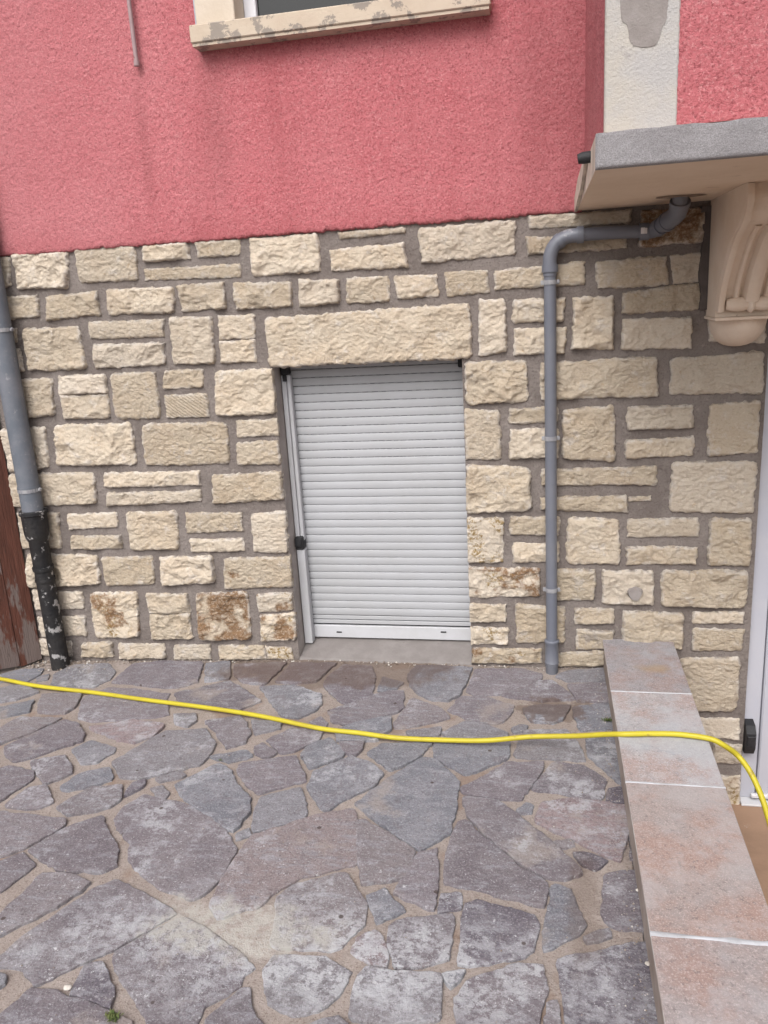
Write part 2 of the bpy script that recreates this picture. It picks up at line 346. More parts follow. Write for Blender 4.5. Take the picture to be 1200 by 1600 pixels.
def wet_masks(M):
    a1 = M.blob((-1.02, -0.09, 0), (0.62, 0.22, 0.3), 0.65, 8, 0.18)
    a2 = M.blob((0.03, -0.42, 0), (0.15, 0.10, 0.3), 1.2, 14, 0.15)
    a3 = M.math('MULTIPLY', M.blob((0.10, -1.58, 0), (0.055, 0.26, 0.3), 1.1, 14, 0.5), 0.6)
    return M.math('MAXIMUM', a1, M.math('MAXIMUM', a2, a3))
def lime_masks(M):
    a1 = M.blob((-0.90, -1.78, 0), (0.30, 0.11, 0.3), 1.0, 11, 0.35)
    a2 = M.blob((-0.62, -1.85, 0), (0.9, 0.20, 0.3), 0.9, 8, 0.9)
    return a1, a2
def mk_flag(name, c1, c2):
    M = Mat(name, 0.8, 0.3); v = M.offs()
    r2 = M.math('FRACT', M.math('MULTIPLY', M.rnd, 23.7)); r3 = M.math('FRACT', M.math('MULTIPLY', M.rnd, 77.1))
    c = M.mix(M.ramp(M.noise(5, 6, 0.65, v), 0.38, 0.62), c1, c2)
    c = M.mix(r2, M.mix(1.0, c, (1.14, 1.14, 1.16), 'MULTIPLY'), c)
    c = M.mix(M.ramp(r3, 0.45, 1.0, 0, 0.5), c, (0.225, 0.195, 0.195))
    c = M.mix(M.ramp(M.noise(1.0, 7, 0.7, M.vec('MULTIPLY', v, (14, 42, 9))), 0.49, 0.64, 0, 0.65), c, (0.275, 0.274, 0.30))
    c = M.mix(M.ramp(M.noise(16, 6, 0.7, M.vec('ADD', v, (2, 2, 5))), 0.52, 0.66, 0, 0.45), c, (0.15, 0.125, 0.138))
    c = M.mix(M.ramp(M.noise(150, 5, 0.75, v), 0.51, 0.64, 0, 0.7), c, (0.35, 0.338, 0.355))
    c = M.mix(M.ramp(M.noise(120, 5, 0.75, M.vec('ADD', v, (9, 1, 3))), 0.52, 0.64, 0, 0.7), c, (0.10, 0.088, 0.095))
    near = M.ramp(M.vec('DOT_PRODUCT', M.pos, (0, 1, 0)), -1.75, -0.9, 1.0, 0.35)
    sp = M.math('MULTIPLY', M.ramp(M.noise(34, 5, 0.8, M.vec('ADD', v, (2, 7, 1))), 0.625, 0.655), M.ramp(M.noise(5, 3, 0.6, v), 0.40, 0.55))
    sp2 = M.math('MULTIPLY', M.ramp(M.noise(90, 3, 0.7, M.vec('ADD', v, (5, 5, 1))), 0.655, 0.68), 0.9)
    c = M.mix(M.math('MULTIPLY', M.math('MAXIMUM', sp, sp2), near), c, (0.50, 0.50, 0.52))
    l1, l2 = lime_masks(M)
    c = M.mix(M.math('MULTIPLY', l2, M.ramp(M.noise(26, 7, 0.8, v), 0.44, 0.54, 0, 0.85)), c, (0.47, 0.475, 0.50))
    c = M.mix(M.math('MULTIPLY', l1, M.ramp(M.noise(24, 8, 0.8), 0.40, 0.54, 0.05, 0.95)), c, (0.40, 0.385, 0.36))
    c = M.mix(M.ramp(M.noise(3.4, 6, 0.65, v), 0.58, 0.68, 0, 0.5), c, (0.33, 0.285, 0.255))
    c = M.mix(M.math('MULTIPLY', M.ramp(M.noise(2.6, 6, 0.7, M.vec('ADD', v, (7, 3, 0))), 0.50, 0.62), M.ramp(M.noise(18, 7, 0.8, v), 0.46, 0.58, 0, 0.7)), c, (0.42, 0.422, 0.45))
    w = wet_masks(M)
    c = M.mix(M.math('MULTIPLY', w, 0.9), c, M.mix(0.72, c, (0.105, 0.066, 0.05)))
    c = M.mix(M.ramp(M.voro(7, v), 0.045, 0.065, 0.8, 0), c, (0.06, 0.04, 0.033))
    M.bump(M.noise(40, 8, 0.75, v), 0.010)
    return M.done(c, M.ramp(w, 0, 1, 0.82, 0.55))
M_FLAGS = [mk_flag('slate_grey', (0.142, 0.146, 0.168), (0.19, 0.19, 0.21)), mk_flag('slate_mauve', (0.145, 0.125, 0.14), (0.19, 0.168, 0.18)),
           mk_flag('slate_dark', (0.095, 0.082, 0.10), (0.14, 0.125, 0.143)), mk_flag('slate_pink', (0.195, 0.146, 0.15), (0.24, 0.188, 0.19))]
M = Mat('paving_joint', 0.95, 0.2)
c = M.mix(M.ramp(M.noise(5, 6, 0.65), 0.3, 0.7), (0.27, 0.228, 0.205), (0.33, 0.287, 0.262))
c = M.mix(M.ramp(M.noise(160, 4, 0.7), 0.5, 0.66, 0, 0.7), c, (0.37, 0.325, 0.295))
c = M.mix(M.ramp(M.noise(140, 4, 0.7, M.vec('ADD', M.pos, (1, 4, 2))), 0.36, 0.48, 0.7, 0), c, (0.17, 0.125, 0.10))
c = M.mix(M.ramp(M.noise(3.1, 5, 0.6, M.vec('ADD', M.pos, (6, 2, 0))), 0.56, 0.68, 0, 0.7), c, (0.225, 0.155, 0.115))
c = M.mix(M.math('MULTIPLY', wet_masks(M), 0.7), c, (0.16, 0.12, 0.098))
c = M.mix(M.math('MULTIPLY', lime_masks(M)[0], M.ramp(M.noise(24, 8, 0.8), 0.38, 0.54, 0.1, 0.9)), c, (0.41, 0.39, 0.36))
M.bump(M.noise(40, 5, 0.65), 0.006); M.bump(M.noise(260, 3, 0.7), 0.003)
M_JOINT = M.done(c)

# ---------------------------------------------------------------- setting: ground, landing, pavement
PIT = (0.545, 2.4, -3.3, 0.12); LZ = -0.68
gx = [-60, PIT[0], PIT[1], 60]; gy = [-80, PIT[2], PIT[3], 40]
gv = [(x, y, -0.16) for y in gy for x in gx]
gf = [[j*4+i, j*4+i+1, j*4+i+5, j*4+i+4] for j in range(3) for i in range(3) if not (i == 1 and j == 1)]
tag(mesh_obj('ground', gv, gf, M_GROUND), kind='structure')
tag(MB().box((PIT[0]-.02, PIT[2]-.05, LZ-0.1), (PIT[1]+.05, 0.0, LZ)).build('landing', M_LAND), kind='structure')
mb = MB().box((PIT[1], PIT[2]-0.15, LZ), (PIT[1]+0.15, -0.05, -0.0)).box((PIT[0]+.03, PIT[2]-0.15, LZ), (PIT[1]-.003, PIT[2], -0.0))
tag(mb.build('retaining_wall', M_RENDER), kind='structure')

slope_np = lambda X: 0.038*np.minimum(0, X+1.2)
us = np.concatenate([np.arange(-5.2, -2.9, 0.1), np.arange(-2.9, 0.256, 0.02), [0.2565]]); vs_ = np.concatenate([np.arange(-5.5, -2.3, 0.1), np.arange(-2.3, 0.0, 0.02), [-0.005]])
v, f = sheet(us, vs_, lambda U, V: (U, V, slope_np(U)+0.004*fbm(U*9, V*9, 5)+0.004*fbm(U*40, V*40, 9)+0.000))
pav = tag(mesh_obj('pavement', v, f, M_JOINT, smooth=True), kind='structure')

# flagstones traced one by one: (zoom origin, outline, colour index)
OA, OB, OC, OD, OE, OF = (0,1020), (340,1020), (640,1020), (0,1280), (340,1280), (640,1280)
FLAGS = [
(OA,[(-60,115),(20,90),(90,72),(195,70),(180,95),(110,130),(30,122),(-60,140)],0),(OA,[(160,112),(220,95),(215,120),(165,126)],0),
(OA,[(240,95),(330,52),(480,47),(520,82),(490,120),(420,150),(330,146),(230,140)],0),
(OA,[(500,130),(590,52),(740,37),(905,44),(885,128),(800,155),(690,152),(580,135)],1),(OA,[(920,47),(1030,38),(1025,115),(915,125)],0),
(OB,[(75,52),(310,42),(225,130),(200,140),(110,130),(75,100)],1),(OA,[(780,180),(1030,125),(1170,215),(1080,245),(1060,260),(980,255),(800,220)],2),
(OA,[(-80,175),(100,140),(170,175),(70,210),(-80,232)],0),(OA,[(185,185),(370,180),(340,240),(290,270),(165,265)],1),
(OA,[(345,290),(370,200),(480,156),(600,160),(760,180),(740,215),(755,270),(700,285),(430,305)],1),(OA,[(-80,262),(150,212),(130,260),(-80,306)],0),
(OA,[(-80,370),(0,335),(90,285),(275,290),(150,350),(0,405),(-80,430)],1),(OA,[(20,420),(290,300),(350,320),(380,365),(370,390),(70,490),(30,460)],1),
(OA,[(400,335),(600,300),(735,320),(690,370),(600,400),(530,390),(430,350)],3),(OA,[(320,430),(400,390),(520,420),(520,435),(430,490),(365,490)],0),
(OA,[(775,275),(875,270),(880,300),(840,330),(780,315)],0),(OA,[(500,490),(740,350),(920,340),(960,400),(950,435),(890,500),(640,560),(540,555)],0),
(OA,[(135,480),(290,455),(325,510),(320,535),(200,585),(150,510)],1),(OA,[(270,600),(350,540),(490,510),(510,545),(500,570),(290,615)],0),
(OA,[(-80,540),(40,505),(150,530),(150,560),(0,660),(-80,690)],1),(OA,[(20,680),(130,600),(205,590),(245,665),(180,695),(120,695)],1),
(OA,[(255,690),(400,600),(545,590),(540,650),(490,690),(300,725)],2),(OA,[(550,640),(590,580),(655,565),(640,595)],2),
(OA,[(670,605),(725,590),(760,620),(740,650),(700,640)],0),(OA,[(780,590),(980,490),(1030,520),(1060,590),(1125,650),(1105,720),(1040,795),(1010,780),(880,690),(800,630)],0),
(OA,[(690,560),(800,530),(830,545),(710,580)],0),(OA,[(915,305),(1080,280),(1120,350),(1100,400),(1010,425),(960,350)],1),(OA,[(930,460),(1100,430),(1130,460),(1020,490)],0),
(OB,[(165,420),(200,400),(265,445),(215,470),(165,445)],2),(OD,[(-80,-40),(0,-30),(290,2),(295,25),(120,125),(0,165),(-80,180)],1),
(OD,[(125,140),(310,30),(450,-15),(470,20),(520,130),(525,205),(430,238),(370,228),(270,230),(200,190)],1),
(OD,[(505,0),(540,-50),(640,-110),(820,-75),(890,-35),(1010,35),(1055,130),(1010,240),(890,345),(850,352),(720,310),(590,205),(570,150),(590,105),(520,40)],1),
(OD,[(-80,215),(105,145),(160,205),(0,320),(-80,350)],1),(OD,[(-80,480),(0,425),(190,240),(300,245),(410,280),(250,390),(0,520),(-80,540)],1),
(OD,[(-80,620),(0,612),(110,520),(330,370),(420,310),(510,272),(640,330),(790,420),(540,555),(500,580),(330,660),(150,740),(120,690),(110,665),(20,655),(-80,650)],1),
(OD,[(320,780),(380,660),(460,635),(510,770),(490,840),(420,815)],2),(OD,[(-80,940),(0,880),(140,750),(230,770),(330,800),(460,850),(590,900),(600,1040),(-80,1040)],1),
(OD,[(510,590),(560,560),(790,440),(830,430),(950,500),(1080,600),(1140,660),(1090,690),(1080,740),(920,830),(880,914),(820,1000),(690,990),(600,790),(505,670)],1),
(OD,[(920,900),(1070,755),(1120,755),(1130,870),(1180,914),(1160,1000),(880,990)],2),(OD,[(-20,690),(25,700),(20,735),(-20,745)],0),
(OE,[(150,75),(290,30),(440,-20),(605,-52),(620,-30),(628,195),(550,210),(350,270),(245,330),(170,390),(100,405),(0,440),(-30,380),(10,280),(100,140)],3),
(OE,[(258,345),(340,300),(570,232),(610,290),(665,380),(660,470),(530,582),(270,575),(242,555),(262,430)],1),
(OE,[(624,6),(660,3),(885,140),(860,210),(830,260),(640,288),(630,200)],1),
(OB,[(610,675),(660,640),(800,540),(920,465),(965,470),(1085,575),(1070,640),(1040,805),(905,888),(860,860)],0),
(OE,[(668,340),(745,305),(840,410),(710,460)],0),(OE,[(780,330),(900,150),(985,125),(985,250),(965,400),(880,370)],1),(OE,[(990,325),(1090,325),(1085,395),(985,408)],2),
(OE,[(765,480),(800,450),(1050,420),(1050,520),(1030,620),(960,650),(790,660),(765,560)],2),(OE,[(600,590),(620,530),(700,490),(740,520),(760,600),(755,660),(680,650)],3),
(OE,[(200,690),(250,600),(480,610),(600,680),(560,760),(450,860),(330,870),(220,820)],0),(OE,[(590,870),(620,700),(660,655),(800,682),(995,690),(995,900),(800,914),(600,890)],0),
(OE,[(1000,690),(1110,670),(1085,720),(1040,750)],0),(OE,[(400,930),(450,900),(540,880),(590,914),(560,1000),(400,1000)],0),
(OF,[(215,12),(250,2),(370,112),(500,218),(600,272),(615,300),(600,385),(440,350),(300,310),(150,290),(150,230),(175,100)],1),
(OF,[(268,-2),(232,-88),(240,-100),(400,-85),(450,-45),(520,10),(640,110),(730,190),(770,240),(690,265),(620,263),(505,205),(392,116)],1),
(OF,[(565,10),(570,-20),(590,-75),(730,-90),(970,-62),(985,0),(975,60),(940,190),(880,165),(790,120),(640,50)],3),
(OF,[(640,95),(720,90),(735,115),(690,130),(650,120)],1),(OF,[(725,145),(800,150),(885,185),(830,220),(770,200)],2),(OF,[(985,60),(1000,60),(1005,180),(985,182)],2),
(OF,[(870,240),(940,225),(1020,225),(1050,490),(960,490),(870,455),(860,400)],1),(OF,[(630,310),(650,285),(720,310),(750,400),(795,470),(760,510),(600,585),(595,500)],0),
(OF,[(765,520),(890,490),(905,520),(790,552)],0),(OF,[(660,620),(900,565),(1060,540),(1090,700),(1125,1000),(720,1000),(680,780)],2),
(OF,[(245,375),(300,360),(560,425),(580,470),(550,580),(490,620),(350,645),(220,640),(225,480)],2),(OF,[(195,800),(260,730),(460,650),(600,650),(605,780),(560,1000),(230,1000)],1),
(OF,[(620,830),(655,815),(670,880),(660,1000),(600,990)],1),
(OB,[(190,155),(340,145),(465,185),(465,230),(430,260),(360,290),(290,280),(240,220)],0),(OB,[(490,110),(560,52),(690,60),(705,105),(690,190),(560,225),(510,185),(470,140)],1),
(OB,[(255,130),(330,47),(530,47),(440,125),(330,135)],1),(OB,[(720,140),(740,105),(830,130),(800,160),(715,170)],0),
(OB,[(845,100),(890,57),(1140,67),(1080,190),(1030,215),(930,205),(860,150)],0),(OB,[(495,260),(760,170),(830,170),(835,245),(800,265),(570,320),(510,300)],1),
(OB,[(790,310),(870,200),(1000,250),(1040,290),(840,335),(790,335)],1),(OB,[(530,390),(530,350),(620,310),(775,285),(775,340),(700,390)],0),(OB,[(150,300),(290,310),(280,335),(170,360)],0),
(OB,[(220,390),(330,335),(470,345),(450,390),(340,440),(280,445)],1),(OB,[(410,305),(460,280),(490,310),(480,330)],1),(OB,[(370,450),(430,405),(500,380),(570,440),(560,465),(410,515)],0),
(OB,[(540,400),(660,395),(650,430),(620,460),(570,450)],1),(OB,[(395,600),(430,530),(600,460),(680,490),(740,540),(710,590),(560,660),(480,705),(440,670)],0),
(OB,[(670,450),(740,410),(960,400),(940,430),(880,480),(770,525)],0),(OB,[(85,520),(110,490),(350,460),(370,500),(395,570),(180,625),(130,590)],1),
(OB,[(150,770),(190,640),(370,600),(390,650),(395,740),(160,800)],0),(OB,[(80,800),(140,780),(155,810),(80,835)],0),(OB,[(840,350),(1000,330),(990,370),(860,370)],0),
(OC,[(115,400),(450,400),(440,470),(250,545),(220,530),(110,465)],0),(OC,[(145,355),(250,305),(330,315),(440,360),(430,385),(170,382)],0),
(OC,[(255,170),(290,72),(500,67),(590,92),(590,115),(440,175),(300,195)],1),(OC,[(415,187),(590,122),(640,122),(735,205),(590,215),(480,200)],1),
(OC,[(170,255),(230,192),(350,197),(470,235),(440,290),(380,320),(250,290)],1),(OC,[(505,250),(560,235),(720,235),(690,290),(640,315),(540,305)],0),
(OC,[(650,105),(700,80),(880,70),(885,125),(700,125)],0),(OC,[(705,140),(885,132),(895,215),(750,215)],1),(OC,[(735,240),(890,225),(920,335),(770,345),(735,290)],0),
(OC,[(780,370),(925,365),(955,580),(930,580),(880,530),(800,460)],0),(OC,[(465,450),(510,345),(700,340),(745,390),(790,485),(640,470),(480,465)],0),
(OC,[(455,340),(490,320),(530,325),(510,350),(460,355)],0),(OC,[(225,600),(320,560),(430,490),(600,485),(590,530),(500,650),(460,660),(240,625)],1),
(OC,[(550,605),(620,500),(650,485),(780,500),(880,565),(855,660),(700,630),(640,620)],2),(OC,[(880,665),(890,605),(965,595),(970,670)],2),(OC,[(470,700),(520,665),(555,680),(550,715),(490,720)],0),
]
def flag(poly, ci, seed, top=None, parent=pav):
    rr = random.Random(seed); P = np.array(poly, float)
    area = 0.5*np.sum(P[:,0]*np.roll(P[:,1], -1)-np.roll(P[:,0], -1)*P[:,1])
    if area < 0: P = P[::-1]
    Q = []
    for i in range(len(P)):
        a_, b_ = P[i], P[(i+1) % len(P)]; Lg = np.linalg.norm(b_-a_); n = max(2, int(Lg/0.014))
        for k in range(n): Q.append(a_+(b_-a_)*k/n)
    Q = np.array(Q)
    Q = 0.12*np.roll(Q, 1, 0)+0.76*Q+0.12*np.roll(Q, -1, 0)
    t = np.roll(Q, -1, 0)-np.roll(Q, 1, 0); nrm = np.stack([t[:,1], -t[:,0]], 1)/(np.linalg.norm(t, axis=1)[:,None]+1e-9)
    j = 0.003+0.009*fbm(Q[:,0]*22+seed, Q[:,1]*22, seed)+0.005*fbm(Q[:,0]*80, Q[:,1]*80, seed+3)
    Q = Q+nrm*j[:,None]
    top = top if top is not None else rr.choice((rr.uniform(0.007, 0.013), rr.uniform(0.010, 0.015)))
    tx, ty = rr.uniform(-.006, .006), rr.uniform(-.006, .006); c0 = Q.mean(0)
    def lev(q, z): return np.stack([q[:,0], q[:,1], slope_np(q[:,0])+z+(q[:,0]-c0[0])*tx+(q[:,1]-c0[1])*ty], 1)
    n = len(Q); ch = rr.uniform(0.001, 0.0025)
    rings = [lev(Q+nrm*0.003, -0.03), lev(Q, top-ch), lev(Q-nrm*ch, top-0.0006), lev(Q-nrm*ch*2.4, top)]
    vv = np.concatenate(rings); ff = []
    for r_ in range(3):
        for k in range(n): ff.append([r_*n+k, r_*n+(k+1) % n, (r_+1)*n+(k+1) % n, (r_+1)*n+k])
    ff.append(list(range(3*n, 4*n)))
    return mesh_obj('flagstone', vv, ff, M_FLAGS[ci], parent, (c0[0], c0[1], float(slope(c0[0]))))
for i, (o_, pl, ci) in enumerate(FLAGS):
    flag([on_ground(o_[0]+x*.35, o_[1]+y*.35, 0.008) for x, y in pl], ci, 100+i)

# paving beyond the picture's edges
def in_frame(x, y, mg=30):
    d = np.array([x, y, slope(x)])-CAM; w = d@AF
    if w < 0.2: return False
    px, py = 600+F_PX*(d@AR)/w, 800-F_PX*(d@AU)/w
    return -mg-40 < px < 1200+mg and py < 1600+mg and py > 900
rr = random.Random(5); seeds = [(-4.9+0.34*i+rr.uniform(-.12, .12), -4.6+0.34*j+rr.uniform(-.12, .12)) for i in range(16) for j in range(14)]
for i, c0 in enumerate(seeds):
    poly = [(c0[0]+sx*.5, c0[1]+sy*.5) for sx, sy in ((-1, -1), (1, -1), (1, 1), (-1, 1))]
    for c1 in seeds:
        if c1 is c0 or abs(c1[0]-c0[0]) > 1 or abs(c1[1]-c0[1]) > 1: continue
        nx_, ny_ = c1[0]-c0[0], c1[1]-c0[1]; L_ = math.hypot(nx_, ny_); nx_, ny_ = nx_/L_, ny_/L_; lim = L_/2-0.012; out = []
        for k in range(len(poly)):
            p, q = poly[k], poly[(k+1) % len(poly)]
            dp_, dq_ = (p[0]-c0[0])*nx_+(p[1]-c0[1])*ny_-lim, (q[0]-c0[0])*nx_+(q[1]-c0[1])*ny_-lim
            if dp_ <= 0: out.append(p)
            if dp_*dq_ < 0: t = dp_/(dp_-dq_); out.append((p[0]+(q[0]-p[0])*t, p[1]+(q[1]-p[1])*t))
        poly = out
        if len(poly) < 3: break
    if len(poly) < 3 or any(in_frame(x, y) or x > 0.24 or y > -0.01 or x < -5.1 for x, y in poly): continue
    flag(poly, rr.choice((0, 0, 1, 1, 2, 3)), 900+i)

# ---------------------------------------------------------------- house
house = tag(empty('house', (-0.8, 0.2, 0)), 'house front with pink rendered upper wall above a cream rough-stone base', 'house')
XL, XR, ZT = -1.236, -0.360, 1.473            # shutter opening
DX0, DX1, DZT = 0.897, 1.85, 1.50             # door opening
ZB = 2.05                                      # underside of the pink render
# mortar wall with openings (front sheet + reveals)
xs = np.unique(np.round(np.concatenate([np.arange(-5, -2.9, .2), np.arange(-2.9, 0.9, .02), [XL, XR, DX0, DX1, 2.6]]), 4))
xs = xs[(np.abs(xs-XL) < 1e-6) | (np.abs(xs-XR) < 1e-6) | (np.minimum(np.abs(xs-XL), np.abs(xs-XR)) > 0.006)]
zs = np.unique(np.round(np.concatenate([np.arange(-0.78, ZB+.05, .02), [ZT, DZT, -0.02]]), 4))
v, f = sheet(xs, zs, lambda U, V: (U, -0.001+0.003*fbm(U*6, V*6, 3)+0.003*fbm(U*22, V*22, 4), V))
cx = v[f].mean(1)
inside = ((cx[:,0] > XL) & (cx[:,0] < XR) & (cx[:,2] > -0.02) & (cx[:,2] < ZT)) | ((cx[:,0] > DX0) & (cx[:,0] < DX1) & (cx[:,2] < DZT))
stone_wall = mesh_obj('stone_wall', v, f[~inside], M_MORTAR, house, (-0.8, 0, 0), smooth=True)
for q in ([(XL,0.0,-.02),(XL,.35,-.02),(XL,.35,ZT),(XL,0.0,ZT)], [(XR,0.0,ZT),(XR,.35,ZT),(XR,.35,-.02),(XR,0.0,-.02)], [(XL,0.0,ZT),(XL,.35,ZT),(XR,.35,ZT),(XR,0.0,ZT)],
          [(XL,.35,-.02),(XR,.35,-.02),(XR,.35,ZT),(XL,.35,ZT)], [(DX0,0,LZ),(DX0,.3,LZ),(DX0,.3,DZT),(DX0,0,DZT)], [(DX1,0,DZT),(DX1,.3,DZT),(DX1,.3,LZ),(DX1,0,LZ)],
          [(DX0,0,DZT),(DX0,.3,DZT),(DX1,.3,DZT),(DX1,0,DZT)], [(DX0,.3,LZ),(DX1,.3,LZ),(DX1,.3,DZT),(DX0,.3,DZT)]):
    MB().add(q, [(0, 1, 2, 3)]).build('reveal', M_REVEAL, stone_wall)

STONES = [  # TL, TR, BR, BL in photo pixels ; kind
(-25,402,14,401,16,448,-25,450),(21,398,105,392,105,450,27,452),(115,389,211,384,216,437,124,442),(222,384,291,379,297,404,226,410),(303,378,374,374,375,399,310,403),
(225,420,376,413,377,433,227,438),(1,463,59,462,62,494,5,500),(72,464,151,454,157,492,74,500),(167,453,270,447,272,488,170,492),(277,447,350,439,354,483,285,486),
(364,442,454,441,455,479,369,484),(467,438,530,436,531,473,469,480),(541,434,607,431,608,471,542,475),(616,431,683,430,685,463,621,467),(695,425,761,422,765,456,698,463),
(388,373,497,365,500,425,394,431),(528,363,634,355,632,364,530,373),(514,391,630,379,640,417,518,424),(653,356,804,344,806,398,658,411),(825,338,988,327,983,349,827,357),
(823,371,978,366,979,388,823,398),(1002,328,1100,325,1101,378,999,386,'R'),(773,424,914,408,912,444,773,453),(932,409,1042,400,1046,444,933,451),(1047,400,1102,394,1100,438,1052,444),
(973,458,1096,441,1094,484,973,490),(748,469,790,468,791,550,748,556),(802,469,883,466,881,502,800,504),(804,514,883,512,882,552,803,555),(896,465,958,462,958,545,894,546),
(973,499,1082,496,1081,544,971,546),(1107,496,1196,496,1196,536,1107,534),(413,497,733,474,736,560,423,574,'L'),(35,514,122,509,135,576,45,580),(138,504,255,499,256,525,140,530),
(145,539,256,535,258,570,149,576),(264,497,331,494,336,568,271,570),(340,493,397,492,399,529,342,531),(342,534,398,531,401,565,345,568),(10,514,25,513,25,534,12,534),(12,544,30,546,37,579,21,582),
(18,592,81,591,84,648,38,654),(90,588,164,585,167,614,92,617),(94,619,170,617,171,653,101,655),(171,584,243,581,251,653,182,655),(257,579,317,576,318,605,255,609),
(257,618,322,615,326,651,261,653,'D'),(335,580,428,576,434,647,337,650),(-2,672,69,667,76,730,14,737),(84,665,205,661,213,726,89,728),(222,663,354,660,360,724,227,728),
(368,657,434,654,436,680,371,684),(368,692,434,689,438,725,372,727),(14,741,147,738,151,787,21,792),(161,739,311,736,312,758,163,762),(166,770,313,767,315,783,168,791),
(331,743,438,737,443,781,333,787),(26,801,91,801,96,857,35,857),(105,804,182,801,184,823,107,829),(111,838,189,837,191,857,112,858),(196,801,276,799,280,858,205,860),
(289,802,378,801,380,830,291,833),(297,843,380,842,383,861,299,863),(392,803,446,799,451,864,396,863),(40,866,152,867,157,913,44,917),(159,871,238,869,241,913,166,915),
(249,871,332,869,336,911,254,915),(350,872,455,870,458,917,350,920,'O2'),(49,922,128,925,131,951,56,953),(58,965,133,963,135,993,63,995,'G'),(140,927,213,925,219,995,150,997,'R2'),
(227,928,293,928,297,958,233,958),(233,960,297,960,302,998,238,999),(306,927,387,925,392,998,313,1000,'R'),(401,929,456,926,457,954,404,957,'R2'),(406,961,461,958,462,1000,408,1003,'R2'),
(128,1005,175,1004,178,1027,126,1027),(186,1006,257,1006,259,1028,187,1029),(271,1009,329,1007,330,1031,271,1031),(341,1009,413,1009,416,1030,343,1030,'G'),(415,1010,456,1013,458,1030,418,1030,'O'),(60,998,110,1003,112,1026,66,1024),
(726,565,824,563,826,627,729,633),(726,640,779,641,783,718,728,719),(795,639,872,636,872,659,795,662),(797,671,872,669,871,716,796,717),(844,567,1025,557,1028,620,845,624),
(1048,561,1193,548,1191,614,1047,617),(879,640,960,633,962,720,877,717),(980,636,1083,633,1084,668,980,672),(977,688,1083,683,1083,712,977,716),(1109,633,1188,626,1184,708,1106,712),
(728,728,828,729,830,797,729,802),(846,734,1025,728,1026,758,847,758),(844,778,977,774,982,801,844,796),(982,778,1017,775,1017,783,983,784),(1050,722,1183,720,1177,802,1045,799),
(729,810,787,810,787,879,730,879,'O'),(797,808,875,808,874,838,797,835),(802,849,873,849,871,878,801,879),(887,810,967,811,969,881,885,881),(980,811,1092,810,1091,838,981,840),
(978,855,1090,855,1088,880,978,882),(1108,811,1175,810,1171,883,1106,883),(731,886,842,888,844,932,732,934,'R2'),(862,890,931,892,929,936,862,939),(942,892,1020,892,1021,945,942,943),
(1035,892,1169,892,1165,950,1033,945),(732,945,791,945,790,971,733,972),(734,981,794,982,792,1006,735,1007,'O2'),(806,945,883,949,882,1005,807,1004),(898,951,959,951,960,974,897,975),
(899,984,958,986,956,1013,902,1015,'G'),(973,955,1067,958,1066,1013,973,1010),(1083,957,1163,957,1162,974,1083,974),(1083,982,1162,984,1160,1017,1081,1017),(737,1013,846,1015,848,1037,738,1036,'O2'),
(871,1020,944,1017,944,1041,871,1041),(1062,1028,1158,1028,1150,1112,1062,1110),(1092,1122,1156,1124,1156,1155,1092,1153),(1115,1160,1160,1165,1157,1192,1115,1192),(1125,1212,1157,1212,1156,1262,1125,1262,'O2'),
]
KIND = {'R': M_RUST, 'R2': M_RUST2, 'O': M_OCHRE, 'O2': M_SPOT, 'G': M_GREYST, 'L': M_STONE, 'D': M_STONE}
